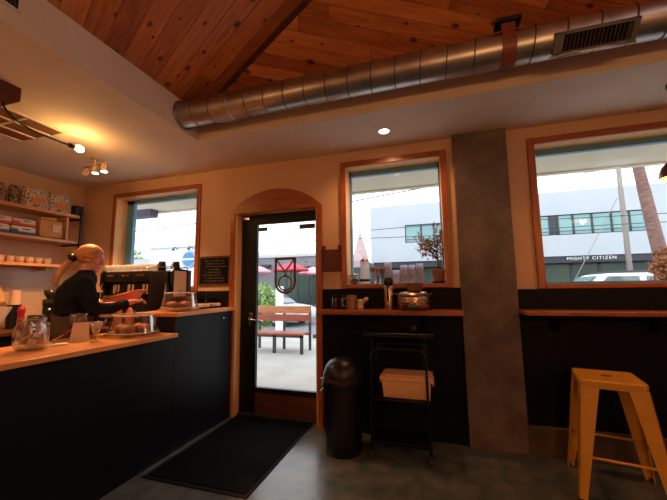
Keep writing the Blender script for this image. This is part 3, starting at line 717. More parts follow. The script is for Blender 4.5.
for i, (x, y, h) in enumerate(((-2.80, 2.52, .17), (-2.73, 2.60-.02, .16))):
    t = thing('syrup_bottle', ['coral bottle behind the raised slab, left of the pair', 'coral bottle behind the raised slab, right of the pair'][i], 'bottle', (x, y-.20, CT))
    bm = B(); lathe(bm, [(0, 0), (.035, 0), (.036, h*.9), (.028, h+.03), (.012, h+.06), (0, h+.065)], seg=20); link('body', bm, 'coral', t, smooth=True)
    bm = B(); lathe(bm, [(.0365, h*.25), (.0372, h*.26), (.0372, h*.6), (.0365, h*.61)], seg=20); link('label', bm, 'ceramic', t, smooth=True)
t = thing('tumbler', 'coral tumbler on raised slab beside the far cake dome', 'tumbler', (-2.60, 3.02, 1.199))
bm = B(); lathe(bm, [(0, 0), (.03, 0), (.038, .13), (.034, .13), (.028, .006), (0, .006)], seg=20); link('body', bm, 'maroon', t, smooth=True)
# tray of wrapped bars
t = thing('tray', 'shallow tray on the raised slab under the chalkboard', 'tray', (-2.46, 3.03, 1.199))
bm = B(); openbox(bm, .12, .19, .13, .20, .02); link('body', bm, 'blackmetal', t)
k = 0
for i in range(3):
    for j in range(4):
        bm = B(); box(bm, (0, 0, .022), (.07, .085, .044), bev=.012); o = link('wrapped_bar', bm, ('wrapper', 'paper', 'packwhite')[(i+2*j) % 3], loc=(-2.54+i*.08, 2.89+j*.093, 1.206))
        o.rotation_euler = (0, 0, random.uniform(-.12, .12)); tag(o, 'wrapped snack bar in the tray under the chalkboard', 'snack', 'wrapped bars in the tray')
# chalkboard
t = thing('chalkboard', 'small framed chalkboard sign on the wall left of the door', 'sign', (-2.50, YW, 1.62))
link('slate', bx(-.20, .20, -.018, -.008, -.155, .16), 'slateboard', t)
bm = B(); bx(-.222, .222, -.026, 0, .155, .178, bm); bx(-.222, .222, -.026, 0, -.172, -.15, bm); bx(-.222, -.198, -.026, 0, -.15, .155, bm); bx(.198, .222, -.026, 0, -.15, .155, bm); link('sign_frame', bm, 'darkwood', t)
bm = B(); z = .12
while z > -.12:
    x = -.16+random.uniform(0, .05); e = .16-random.uniform(0, .09)
    if abs(z-.02) < .02: x, e = -.07, .07
    while x < e:
        l = random.uniform(.012, .03); tube(bm, [(x, -.0195, z), (x+l*.3, -.0195, z+.010), (x+l*.6, -.0195, z-.006), (x+l, -.0195, z+.004)], .0018, 4); x += l+random.choice((.005, .016))
    z -= .034
link('chalk_writing', bm, 'chalk', t)
# wall-hung wooden holder
t = thing('menu_holder', 'maroon wooden menu holder hung on wall right of the door', 'holder', (-1.03, YW, 1.58))
bm = B(); bx(-.095, .095, -.02, 0, 0, .23, bm); bx(-.095, -.075, -.05, 0, 0, .27, bm); bx(.075, .095, -.05, 0, 0, .27, bm); link('body', bm, 'maroon', t)
link('front_pocket', bx(-.075, .075, -.045, -.03, 0, .21, bev=.003), 'maroon', t)
# ------------------------------------------------------------------ person (barista)
def skinmesh(V, E, RAD, sub=2, root=0):
    me = bpy.data.meshes.new('tmp'); me.from_pydata([tuple(v) for v in V], E, [])
    o = bpy.data.objects.new('tmp', me); COL.objects.link(o)
    sk = o.modifiers.new('s', 'SKIN'); sk.use_smooth_shade = True
    for i, r in enumerate(RAD):
        r = r if isinstance(r, tuple) else (r, r)
        me.skin_vertices[0].data[i].radius = r; me.skin_vertices[0].data[i].use_root = (i == root)
    sb_ = o.modifiers.new('d', 'SUBSURF'); sb_.levels = sub; sb_.render_levels = sub
    bpy.context.view_layer.update()
    ev = o.evaluated_get(bpy.context.evaluated_depsgraph_get()); m2 = bpy.data.meshes.new_from_object(ev)
    bm = B(); bm.from_mesh(m2); bpy.data.objects.remove(o); bpy.data.meshes.remove(me); bpy.data.meshes.remove(m2)
    return bm
def chain(V, E, RD, pts, start=None):
    prev = start
    for p, r in pts:
        V.append(p); RD.append(r); i = len(V)-1
        if prev is not None: E.append((prev, i))
        prev = i
    return prev
def remesh(bm, vox, keep_one=False):
    me = bpy.data.meshes.new('tmp'); bm.to_mesh(me); bm.free(); o = bpy.data.objects.new('tmp', me); COL.objects.link(o)
    r = o.modifiers.new('r', 'REMESH'); r.mode = 'VOXEL'; r.voxel_size = vox; r.use_smooth_shade = True
    s = o.modifiers.new('s', 'SMOOTH'); s.factor = .5; s.iterations = 3
    bpy.context.view_layer.update()
    m2 = bpy.data.meshes.new_from_object(o.evaluated_get(bpy.context.evaluated_depsgraph_get()))
    b = B(); b.from_mesh(m2); bpy.data.objects.remove(o); bpy.data.meshes.remove(me); bpy.data.meshes.remove(m2)
    if keep_one:
        b.verts.ensure_lookup_table(); seen = set(); isl = []
        for v in b.verts:
            if v in seen: continue
            st = [v]; seen.add(v); cur = []
            while st:
                q = st.pop(); cur.append(q)
                for e in q.link_edges:
                    w_ = e.other_vert(q)
                    if w_ not in seen: seen.add(w_); st.append(w_)
            isl.append(cur)
        isl.sort(key=len)
        print('ISLANDS', [len(i) for i in isl])
        bmesh.ops.delete(b, geom=[v for c in isl[:-1] for v in c], context='VERTS')
    return b
PX, PY, PR = -3.075, 2.17, R(60)
person = thing('person', 'barista in dark long sleeve top with blonde ponytail working at the espresso machine', 'person', (PX, PY, 0), PR)
HZ = 1.02       # hip height
HC = Vector((.05, 0, 1.70))    # head centre
hand = {-1: Vector((.40, -.13, 1.30)), 1: Vector((.42, .12, 1.33))}
def loft(bm, secs, seg=20):
    rings = [[bm.verts.new((cx_+rx*math.cos(2*PI*k/seg), cy_+ry*math.sin(2*PI*k/seg), z)) for k in range(seg)] for z, cx_, cy_, rx, ry in secs]
    for a, b in zip(rings, rings[1:]):
        for k in range(seg): bm.faces.new((a[k], a[(k+1) % seg], b[(k+1) % seg], b[k]))
    bm.faces.new(rings[0][::-1]); bm.faces.new(rings[-1])
bb = B()
loft(bb, ((.90, -.05, 0, .09, .13), (1.0, -.06, 0, .115, .16), (1.15, -.06, 0, .10, .135), (1.30, -.05, 0, .11, .15), (1.43, -.03, 0, .115, .17), (1.50, -.0, 0, .09, .15), (1.545, .015, 0, .065, .085), (1.58, .02, 0, .050, .054), (1.68, .04, 0, .050, .052)))
for s in (-1, 1):
    loft(bb, ((.0, -.0, s*.11, .04, .04), (.07, -.03, s*.11, .040, .040), (.28, -.035, s*.11, .056, .052), (.50, -.01, s*.105, .058, .056), (.75, -.02, s*.10, .080, .078), (.95, -.05, s*.09, .09, .088)))
    ell(bb, (.05, s*.11, .035), (.11, .042, .033), 14)
    tube(bb, [(-.0, s*.12, 1.475), (.0, s*.175, 1.455), (.03, s*.21, 1.36), (.075, s*.24, 1.245)], [.055, .060, .048, .040], 14)
    ell(bb, (.075, s*.24, 1.245), (.043, .043, .043), 12)
    w0 = hand[s]+Vector((-.045, s*.01, -.012))
    tube(bb, [(.075, s*.24, 1.245), Vector((.075, s*.24, 1.245)).lerp(w0, .4), w0, hand[s]], [.042, .040, .027, .024], 14)
    h = hand[s]
    box(bb, h+Vector((.0, 0, 0)), (.095, .078, .028), bev=.012)
    for k, (L_, off) in enumerate(((.070, .031), (.080, .011), (.075, -.010), (.060, -.030))):
        o_ = h+Vector((.030, off, .002))
        tube(bb, [o_, o_+Vector((L_*.5, 0, .005)), o_+Vector((L_*.80, 0, -.012)), o_+Vector((L_*.92, 0, -.032))], [.0105, .0100, .0092, .0078], 10)
    tube(bb, [h+Vector((-.02, -s*.020, 0)), h+Vector((.012, -s*.050, -.004)), h+Vector((.042, -s*.054, -.014))], [.014, .0115, .009], 10)
def addbm(dst, src):
    me = bpy.data.meshes.new('t'); src.to_mesh(me); src.free(); dst.from_mesh(me); bpy.data.meshes.remove(me)
# head (looks forward and a little down)
hb = B()
ell(hb, (0, 0, .02), (.098, .077, .105), 24); ell(hb, (.028, 0, -.055), (.062, .056, .062), 18)
ell(hb, (.075, 0, -.095), (.022, .024, .018), 12)
ell(hb, (.098, 0, -.012), (.020, .012, .026), 12, rot=(0, -.35, 0)); ell(hb, (.108, 0, -.026), (.013, .015, .011), 10)
ell(hb, (.088, 0, -.062), (.014, .024, .008), 10); ell(hb, (.086, 0, -.072), (.013, .020, .007), 10)
ell(hb, (.080, 0, .032), (.020, .052, .012), 12)
for s in (-1, 1): ell(hb, (-.005, s*.078, -.012), (.020, .010, .030), 12, rot=(0, .2, s*.3)); ell(hb, (.06, s*.042, -.03), (.025, .02, .022), 10)
hm = Matrix.Translation(HC) @ Matrix.Rotation(R(-12), 4, 'Z') @ Matrix.Rotation(R(14), 4, 'Y')
bmesh.ops.transform(hb, matrix=hm, verts=hb.verts)
addbm(bb, hb)
link('body', remesh(bb, .0055, True), 'skin', person, smooth=True)
for s in (-1, 1):
    bm = B(); ell(bm, (.082, s*.031, .006), (.011, .008, .005), 10); bmesh.ops.transform(bm, matrix=hm, verts=bm.verts); link('eye', bm, 'sticker', person, smooth=True)
bm = B(); ell(bm, (.093, 0, -.067), (.012, .022, .003), 10); bmesh.ops.transform(bm, matrix=hm, verts=bm.verts); link('mouth', bm, 'maroon', person, smooth=True)
# hair cap pulled back into a ponytail
bm = B(); ell(bm, (-.014, 0, .030), (.104, .085, .100), 30)
bmesh.ops.delete(bm, geom=[v for v in bm.verts if (v.co.x > .045 and v.co.z < .055+(.1-v.co.x)*.2) or (v.co.x > -.0 and v.co.z < .0) or v.co.z < -.055], context='VERTS')
ell(bm, (-.085, 0, .018), (.045, .052, .048), 16)
for s in (-1, 1): tube(bm, [(.055, s*.068, .035), (.02, s*.082, .01), (-.05, s*.066, .01)], [.008, .014, .02], 8)
bmesh.ops.transform(bm, matrix=hm, verts=bm.verts)
hair = link('hair', bm, 'hair', person, smooth=True)
sol = hair.modifiers.new('s', 'SOLIDIFY'); sol.thickness = .010; sol.offset = 0
bm = B(); lathe(bm, [(.018, -.026), (.036, -.020), (.040, 0), (.036, .020), (.018, .026)], seg=16)
bmesh.ops.transform(bm, matrix=Matrix.Translation(HC+Vector((-.135, 0, -.0))) @ Matrix.Rotation(R(60), 4, 'Y'), verts=bm.verts)
link('hair_tie', bm, 'blackplastic', person, smooth=True)
V, E, RD = [], [], []
chain(V, E, RD, [(tuple(HC+Vector((-.12, 0, -.01))), .022), (tuple(HC+Vector((-.155, .0, -.04))), .030), (tuple(HC+Vector((-.195, -.02, -.10))), .030), (tuple(HC+Vector((-.225, -.05, -.17))), .024), (tuple(HC+Vector((-.235, -.07, -.24))), .010)])
link('ponytail', skinmesh(V, E, RD, 2), 'hair', person, smooth=True)
# top
bm = B(); rings = []
for z, cx_, rx, ry in ((1.19, -.06, .12, .165), (1.205, -.06, .135, .178), (1.26, -.06, .128, .172), (1.34, -.055, .135, .182), (1.43, -.035, .138, .195), (1.50, -.005, .118, .185), (1.545, .02, .088, .135), (1.58, .025, .06, .072), (1.595, .028, .052, .062)):
    rings.append([bm.verts.new((cx_+rx*math.cos(2*PI*k/24), ry*math.sin(2*PI*k/24), z)) for k in range(24)])
for a, b in zip(rings, rings[1:]):
    for k in range(24): bm.faces.new((a[k], a[(k+1) % 24], b[(k+1) % 24], b[k]))
bm.faces.new(rings[0][::-1]); bm.faces.new(rings[-1])
for s in (-1, 1):
    tube(bm, [(-.0, s*.12, 1.475), (.0, s*.175, 1.455), (.03, s*.21, 1.36), (.075, s*.24, 1.245), (.20, s*.20, 1.245), tuple(hand[s]+Vector((-.06, s*.01, -.015)))], [.075, .082, .068, .060, .054, .040], 16)
    ell(bm, (.075, s*.238, 1.245), (.06, .058, .06), 14)
link('jersey_top', remesh(bm, .010), 'knit', person, smooth=True)
V, E, RD = [(-.045, 0, 1.32)], [], [(.12, .14)]
chain(V, E, RD, [((-.06, 0, 1.18), (.15, .175)), ((-.05, 0, 1.02), (.16, .195))], 0)
for s in (-1, 1): chain(V, E, RD, [((-.02, s*.10, .80), .108), ((.01, s*.105, .50), .078), ((-.02, s*.11, .10), .062)], 2)
link('trousers', skinmesh(V, E, RD, 2), 'trouser', person, smooth=True)
for s in (-1, 1):
    bm = B(); ell(bm, (.04, s*.11, .045), (.135, .052, .045), 16)
    for v in bm.verts: v.co.z = max(v.co.z, .002)
    link('shoe', bm, 'shoe', person, smooth=True)

# ------------------------------------------------------------------ things on the window sill and ledge
LZ = 1.19
t = thing('thermos', 'slim steel thermos flask with black top on the ledge', 'thermos', (-.425, 3.14, LZ))
bm = B(); lathe(bm, [(0, 0), (.046, 0), (.048, .01), (.048, .20), (.038, .235), (0, .236)], seg=28); link('body', bm, 'steelwarm', t, smooth=True)
bm = B(); lathe(bm, [(.038, .236), (.046, .25), (.044, .285), (.03, .305), (0, .31)], seg=24); box(bm, (0, -.045, .275), (.02, .03, .02), bev=.005); link('lid', bm, 'blackplastic', t, auto=R(40))
bm = B(); tube(bm, [(.0, -.044, .25), (.0, -.062, .22), (0, -.062, .12), (0, -.047, .09)], .008, 8); link('handle', bm, 'blackplastic', t, smooth=True)
t = thing('steel_pot', 'round lidded hammered steel pot on the ledge right of thermos', 'pot', (-.20, 3.15, LZ))
bm = B(); lathe(bm, [(0, .0), (.115, 0), (.142, .02), (.148, .05), (.150, .12), (.146, .135), (.0, .135)], seg=40); lathe(bm, [(.150, .07), (.155, .075), (.150, .08)], seg=40); link('body', bm, 'steelwarm', t, smooth=True)
bm = B(); lathe(bm, [(.152, .136), (.146, .148), (.12, .165), (.05, .176), (0, .178)], seg=40); link('lid', bm, 'steelwarm', t, smooth=True)
for s in (-1, 1):
    bm = B(); tube(bm, [(s*.14, -.03, .13), (s*.17, -.03, .155), (s*.17, .03, .155), (s*.14, .03, .13)], .008, 8); link('handle', bm, 'maroon', t, smooth=True)
bm = B(); lathe(bm, [(0, .0), (.02, 0), (.024, .012), (0, .03)], (0, -.155, .06), 12); link('latch', bm, 'steel', t, smooth=True)
t = thing('copper_bowl', 'small brown metal bowl on top of round steel pot', 'bowl', (-.185, 3.15, LZ+.178))
bm = B(); lathe(bm, [(0, 0), (.06, 0), (.07, .015), (.076, .065), (.083, .07), (.078, .073), (.070, .065), (.064, .015), (0, .008)], seg=28); link('body', bm, 'terracotta', t, smooth=True)
bm = B(); ell(bm, (0, 0, .045), (.062, .062, .02), 16); link('contents', bm, 'brownsugar', t, smooth=True)
for i, (x, lab) in enumerate(((-.965, 'dark glass jar on ledge, leftmost beside the door casing'), (-.89, 'dark glass jar on ledge, touching the steel mug'))):
    t = thing('glass_jar', lab, 'jar', (x, 3.17, LZ)); bm = B(); lathe(bm, [(0, 0), (.032, 0), (.034, .02), (.034, .11), (.028, .13), (0, .13)], seg=18); link('body', bm, 'coffee', t, smooth=True)
    bm = B(); lathe(bm, [(.0, .13), (.032, .13), (.032, .142), (0, .143)], seg=18); link('lid', bm, 'blackplastic', t, auto=R(40))
M['mugtan'] = mat('tan_mug', (.30, .15, .075), (.24, .12, .06), 6, .35)
t = thing('metal_mug', 'tan metal mug on the ledge left of thermos', 'mug', (-.795, 3.15, LZ))
bm = B(); lathe(bm, [(0, 0), (.05, 0), (.052, .14), (.047, .14), (.045, .01), (0, .01)], seg=24); link('body', bm, 'mugtan', t, auto=R(50))
bm = B(); tube(bm, [(-.05, -.01, .11), (-.085, -.015, .10), (-.085, -.015, .04), (-.05, -.01, .03)], .006, 8); link('handle', bm, 'mugtan', t, smooth=True)
t = thing('creamer', 'small cream pourer with tilted spout right of the tan mug', 'pitcher', (-.705, 3.14, LZ))
bm = B(); lathe(bm, [(0, 0), (.03, 0), (.034, .03), (.026, .075), (.036, .10), (.032, .10), (.022, .075), (0, .01)], seg=20); link('body', bm, 'ceramic', t, smooth=True)
bm = B(); tube(bm, [(.02, 0, .07), (.06, 0, .10), (.075, 0, .115)], [.02, .02, .012], 10); link('spout', bm, 'ceramic', t, smooth=True)
SZ = 1.441
t = thing('glass_jar', 'short glass jar of brown sugar on left end of sill', 'jar', (-.815, 3.37, SZ))
bm = B(); lathe(bm, [(0, 0), (.048, 0), (.05, .01), (.05, .08), (.045, .09), (.042, .08), (.046, .01), (0, .006)], seg=20); link('body', bm, 'clear', t, smooth=True)
bm = B(); lathe(bm, [(0, .007), (.044, .008), (.044, .05), (0, .055)], seg=20); link('contents', bm, 'brownsugar', t, smooth=True)
bm = B(); lathe(bm, [(0, .091), (.05, .091), (.04, .105), (0, .11)], seg=20); link('lid', bm, 'steel', t, smooth=True)
t = thing('water_carafe', 'tall clear glass carafe with dark lid on the sill', 'carafe', (-.70, 3.375, SZ))
bm = B(); lathe(bm, [(0, 0), (.052, 0), (.055, .02), (.055, .14), (.045, .17), (.045, .21), (.052, .235), (.048, .235), (.04, .21), (.04, .17), (.05, .14), (.05, .02), (0, .008)], seg=26); link('body', bm, 'glasswhite', t, smooth=True)
bm = B(); lathe(bm, [(.05, .236), (.048, .25), (.025, .272), (.008, .276), (.01, .29), (0, .295)], seg=22); link('lid', bm, 'steel', t, smooth=True)
bm = B(); lathe(bm, [(.0555, .025), (.057, .03), (.057, .045), (.0555, .05)], seg=22); link('base_band', bm, 'blackplastic', t, smooth=True)
bm = B(); tube(bm, [(.05, -.0, .20), (.09, 0, .19), (.088, 0, .06), (.055, 0, .045)], .006, 8); link('handle', bm, 'clearplastic', t, smooth=True)
t = thing('spoon_jar', 'glass jar with brown wooden spoons upright on the sill', 'jar', (-.565, 3.375, SZ))
bm = B(); lathe(bm, [(0, 0), (.032, 0), (.036, .02), (.024, .07), (.03, .09), (.027, .09), (.02, .07), (.032, .02), (0, .006)], seg=20); link('body', bm, 'clear', t, smooth=True)
for k in range(8):
    a = k*.8; bm = B(); tx, ty = .045*math.cos(a), .03*math.sin(a)
    tube(bm, [(tx*.2, ty*.2, .012), (tx, ty, .13)], .003, 6); ell(bm, (tx*1.2, ty*1.2, .148), (.024, .010, .027), 10, rot=(0, tx*8, a))
    o = link('spoon', bm, 'woodspoon', loc=(-.565, 3.375, SZ), smooth=True); tag(o, 'brown wooden spoon standing in the jar on the sill', 'spoon', 'wooden spoons in the sill jar')
# stacks of clear cups: stacks of single cups
bm = B(); lathe(bm, [(0, 0), (.026, 0), (.036, .095), (.038, .097), (.036, .099), (.034, .097), (.0245, .003), (0, .003)], seg=16)
pc = link('plastic_cup', bm, 'frost', smooth=True); first = True
for i, (x, n, lab) in enumerate(((-.455, 11, 'tallest'), (-.375, 4, 'second'), (-.295, 8, 'third'), (-.218, 8, 'fourth'), (-.138, 9, 'rightmost'))):
    for k in range(n):
        c = pc if first else copy_tree(pc); first = False
        c.location = (x, 3.375, SZ+.012*k)
        txt = {'tallest': 'clear plastic cup in tallest leftmost upright stack on the sill', 'second': 'clear plastic cup in shortest stack of the sill, right of tallest',
               'third': 'clear plastic cup in the third stack from left on sill', 'fourth': 'clear plastic cup in the fourth stack from left on sill', 'rightmost': 'clear plastic cup in rightmost stack on sill, nearest the plant'}[lab]
        tag(c, txt, 'cup', 'clear cup stack %s' % lab)
# potted plant
t = thing('potted_plant', 'small leafy tree in terracotta pot on the right end of sill', 'plant', (.035, 3.37, SZ))
bm = B(); lathe(bm, [(0, .0), (.072, .0), (.08, .014), (.073, .014), (0, .010)], seg=26); link('saucer', bm, 'coffee', t, smooth=True)
bm = B(); lathe(bm, [(0, .014), (.048, .014), (.064, .11), (.070, .112), (.070, .13), (.062, .13), (.058, .115), (0, .112)], seg=28); link('pot', bm, 'terracotta', t, auto=R(40))
bm = B(); tube(bm, [(0, 0, .11), (.008, .0, .2), (-.006, 0, .30), (.004, 0, .38)], [.010, .009, .006, .004], 8)
tips = []
random.seed(11)
for k in range(30):
    z0 = random.uniform(.22, .38); a = random.uniform(0, 2*PI); l = random.uniform(.06, .15)
    e = (l*math.cos(a)-.02, l*.5*math.sin(a), z0+random.uniform(.02, .17)); tube(bm, [(0, 0, z0), e], [.004, .002], 5); tips.append(e)
tube(bm, [(.02, 0, .11), (.035, 0, .26), (.03, 0, .34)], [.006, .004, .003], 6)
link('stem', bm, 'bark', t, smooth=True)
def leaves(bm, c, n, spread, size):
    for _ in range(n):
        p = Vector(c)+Vector([random.gauss(0, s) for s in spread]); e = Euler([random.uniform(0, 6.28) for _ in range(3)]).to_matrix()
        s = size*random.uniform(.6, 1.2)
        vs = [bm.verts.new(p+e @ Vector(q)*s) for q in ((0, 0, 0), (.5, .28, .08), (1, 0, 0), (.5, -.28, .08))]
        bm.faces.new(vs)
bm = B()
for e in tips: leaves(bm, e, 18, (.026, .014, .028), .034)
for v in bm.verts: v.co.y = max(-.12, min(.08, v.co.y))
link('foliage', bm, 'leafolive', t)

# ------------------------------------------------------------------ bin, cart, box
t = thing('trash_can', 'black dome topped trash can standing right of the door', 'bin', (-.83, 2.91, 0))
bm = B(); lathe(bm, [(0, 0), (.160, 0), (.166, .01), (.170, .30), (.174, .54), (0, .54)], seg=40); link('body', bm, 'blackplastic', t, auto=R(40))
bm = B(); lathe(bm, [(.178, .535), (.184, .545), (.184, .60), (.178, .612), (.172, .612)], seg=40); link('rim', bm, 'blackplastic', t, auto=R(40))
bm = B(); lathe(bm, [(.172, .605), (.170, .65), (.150, .71), (.11, .757), (.055, .78), (0, .786)], seg=40); link('lid', bm, 'blackmetal', t, smooth=True)
bm = B(); prism(bm, arcpts(0, .60, .11, 0, 180, 14), -.178, -.150, 'y')
for v in bm.verts: v.co.y += .55*(v.co.z-.60)
link('flap', bm, 'blackplastic', t)
for s, zz in ((-1, .60), (-1, .50)):
    bm = B(); tube(bm, [(-.180, -.04, zz), (-.195, -.04, zz-.01), (-.195, .04, zz-.01), (-.18, .04, zz)], .006, 8); link('clip', bm, 'steel', t, smooth=True)
t = thing('trolley', 'thin black metal trolley under the ledge holding the storage box', 'trolley', (-.325, 2.98, 0))
r_ = .010
for s in (-1, 1):
    y = s*.15
    bm = B(); tube(bm, [(-.235, y, .07), (-.225, y, .82), (-.205, y, .872), (-.16, y, .885), (.16, y, .885), (.205, y, .872), (.225, y, .82), (.235, y, .07)], r_, 8); link('end_frame', bm, 'blackmetal', t, smooth=True)
for z, w in ((.995, .29), (.480, .235), (.13, .235)):
    bm = B(); bx(-w, w, -.165, .165, z-.008, z, bm)
    for s in (-1, 1): tube(bm, [(-w, s*.165, z+.018), (w, s*.165, z+.018)], .005, 6); tube(bm, [(s*w, -.165, z+.018), (s*w, .165, z+.018)], .005, 6)
    link('tray', bm, 'blackmetal', t)
for sx_ in (-1, 1):
    for sy in (-1, 1): bm = B(); tube(bm, [(sx_*.2, sy*.15, .875), (sx_*.23, sy*.15, .99)], .007, 6); link('tray_support', bm, 'blackmetal', t)
for sx_ in (-1, 1):
    for sy in (-1, 1):
        bm = B(); lathe(bm, [(0, -.014), (.033, -.014), (.035, 0), (.033, .014), (0, .014)], seg=18)
        for v in bm.verts: v.co = Vector((v.co.z+sx_*.235, v.co.x+sy*.15, v.co.y+.035))
        w_ = link('caster', bm, 'tyre', t, smooth=True)
        bm = B(); bx(sx_*.235-.02, sx_*.235+.02, sy*.15-.014, sy*.15+.014, .06, .085, bm); link('fork', bm, 'blackmetal', w_)
t = thing('storage_box', 'tan lidded plastic storage box on the trolley shelf', 'box', (-.268, 2.965, .482))
bm = B(); box(bm, (0, 0, .07), (.40, .24, .14), bev=.012)
for v in bm.verts: v.co.x *= .94+.06*v.co.z/.14; v.co.y *= .94+.06*v.co.z/.14
link('body', bm, 'creamplastic', t, auto=R(40))
bm = B(); box(bm, (0, 0, .160), (.43, .265, .04), bev=.010); box(bm, (0, 0, .185), (.38, .22, .012), bev=.004); link('lid', bm, 'creamplastic', t, auto=R(40))
for s in (-1, 1): link('latch', bx(s*.216-.006, s*.216+.006, -.04, .04, .10, .165, bev=.003), 'creamplastic', t)
t = thing('mug', 'black mug standing on the top tray of trolley', 'mug', (-.20, 2.98, .996))
bm = B(); lathe(bm, [(0, 0), (.028, 0), (.030, .07), (.026, .07), (.024, .01), (0, .01)], seg=18); link('body', bm, 'blackplastic', t, smooth=True)

# ------------------------------------------------------------------ stool
t = thing('bar_stool', 'orange metal bar stool with tapered sheet legs under right ledge', 'stool', (1.135, 2.875, 0), R(-11))
SZ2 = .76; hs = .185
bm = B(); rc = .035
def rsq(h, r, z):
    return [bm.verts.new((cxx*(h-r)+r*math.cos(R(a)), cyy*(h-r)+r*math.sin(R(a)), z)) for cxx, cyy, a0 in ((1, 1, 0), (-1, 1, 90), (-1, -1, 180), (1, -1, 270)) for a in range(a0, a0+91, 15)]
rr = [rsq(hs-.004, rc, SZ2-.055), rsq(hs, rc, SZ2-.022), rsq(hs-.001, rc, SZ2-.008), rsq(hs-.008, rc*.8, SZ2-.001), rsq(hs-.022, rc*.6, SZ2-.003)]
bm.faces.new(rr[0][::-1]); bm.faces.new(rr[-1])
for a, b in zip(rr, rr[1:]):
    for k in range(len(a)): bm.faces.new((a[k], a[(k+1) % len(a)], b[(k+1) % len(a)], b[k]))
link('seat', bm, 'orange', t, auto=R(35))
bm = B(); lathe(bm, [(0, 0), (.022, 0), (.022, .002), (0, .002)], (0, 0, SZ2-.003), 20, sq=(1.5, 1.0)); link('seat_hole', bm, 'sticker', t)
fx = .255
for sx_ in (-1, 1):
    for sy in (-1, 1):
        bm = B()
        # angle-section leg: wide at the top, narrow at the foot
        def C(u, v, z): return Vector((sx_*u, sy*v, z))
        zt, zb_ = SZ2-.045, 0.0
        th = .006
        for ax in (0, 1):
            def q(e, inn, z, w):      # e: corner offset, w: width inward
                return C(e-w, e-inn, z) if ax == 0 else C(e-inn, e-w, z)
            vt = [q(hs-.004, 0, zt, 0), q(hs-.004, 0, zt, .105), q(hs-.004, th, zt, .105), q(hs-.004, th, zt, 0)]
            vb = [q(fx, 0, zb_, 0), q(fx, 0, zb_, .045), q(fx, th, zb_, .045), q(fx, th, zb_, 0)]
            a = [bm.verts.new(p) for p in vt]; b = [bm.verts.new(p) for p in vb]
            for k in range(4): bm.faces.new((a[k], a[(k+1) % 4], b[(k+1) % 4], b[k]))
            bm.faces.new(a); bm.faces.new(b[::-1])
        lg = link('leg', bm, 'orange', t)
        bm = B(); box(bm, (sx_*(fx-.012), sy*(fx-.012), .008), (.03, .03, .016), bev=.003); link('rubber_foot', bm, 'tyre', lg)
zz = .27; e = hs+(fx-hs)*(1-zz/SZ2)-.012
for (a, b) in (((-e, -e), (e, -e)), ((e, -e), (e, e)), ((e, e), (-e, e)), ((-e, e), (-e, -e))):
    bm = B(); tube(bm, [(a[0], a[1], zz), (b[0], b[1], zz)], .009, 8); link('footrest', bm, 'orange', t, smooth=True)
for (a, b) in (((-hs+.02, -hs+.02), (hs-.02, hs-.02)), ((-hs+.02, hs-.02), (hs-.02, -hs+.02))):
    bm = B(); p = Vector((*a, SZ2-.06)); qv = Vector((*b, SZ2-.06)); tube(bm, [p, (p+qv)/2+Vector((0, 0, .01)), qv], .010, 6); link('cross_brace', bm, 'orange', t)

# ------------------------------------------------------------------ duct
DY, DZ2, DR = 2.34, 3.02, .112
t = thing('air_duct', 'long round galvanised spiral duct under the wooden ceiling', 'duct', (0, 0, 0))
bm = B(); x = -2.178; prof = []
while x < XR-.25:
    prof += [(DR, x), (DR, x+.170), (DR+.005, x+.172), (DR+.005, x+.177), (DR, x+.179)]; x += .180
lathe(bm, prof, seg=48)
for v in bm.verts: v.co = Vector((v.co.z+v.co.y*.12, v.co.x+DY, v.co.y+DZ2))
link('pipe', bm, 'duct', t, auto=R(25))
M['seamgrey'] = mat('duct_seam', (.05, .045, .04), (.035, .03, .028), 9, .5, metal=.6)
x = -2.178
while x < XR-.35:
    bm = B(); lathe(bm, [(DR+.004, x+.1715), (DR+.0065, x+.172), (DR+.0065, x+.177), (DR+.004, x+.1775)], seg=40); x += .180
    for v in bm.verts: v.co = Vector((v.co.z+v.co.y*.12, v.co.x+DY, v.co.y+DZ2))
    link('seam', bm, 'seamgrey', t, smooth=True)
bm = B(); lathe(bm, [(DR, -2.178), (DR+.02, -2.176), (DR+.02, -2.168), (DR, -2.164)], seg=40)
for v in bm.verts: v.co = Vector((v.co.z, v.co.x+DY, v.co.y+DZ2))
link('collar', bm, 'duct', t, auto=R(50))
bm = B(); lathe(bm, [(DR+.001, -1.78), (DR+.010, -1.775), (DR+.010, -1.64), (DR+.001, -1.635)], seg=40)
for v in bm.verts: v.co = Vector((v.co.z, v.co.x+DY, v.co.y+DZ2))
link('joint', bm, 'duct', t, auto=R(50))
# register let into the duct, facing down and into the room
rg = thing('duct_register', 'slatted air register set into round duct above the right window', 'vent', (1.02, DY, DZ2), 0)
rot = Matrix.Rotation(R(47), 4, 'X')
bm = B(); w, h = .22, .062
bx(-w, w, -DR-.014, -DR+.05, -h, -h+.014, bm); bx(-w, w, -DR-.014, -DR+.05, h-.014, h, bm); bx(-w, -w+.05, -DR-.014, -DR+.05, -h, h, bm); bx(w-.03, w, -DR-.014, -DR+.05, -h, h, bm)
bmesh.ops.transform(bm, matrix=rot, verts=bm.verts); link('register_frame', bm, 'duct', rg)
bm = B(); bx(-w+.05, w-.03, -DR+.0, -DR+.01, -h+.014, h-.014, bm); bmesh.ops.transform(bm, matrix=rot, verts=bm.verts); link('backing', bm, 'sticker', rg)
for k in range(16):
    bm = B(); xx = -w+.06+k*(2*w-.10)/16; box(bm, (xx, -DR-.004, 0), (.004, .014, 2*h-.03), rot=(0, 0, .5)); bmesh.ops.transform(bm, matrix=rot, verts=bm.verts); link('slat', bm, 'blackmetal', rg)
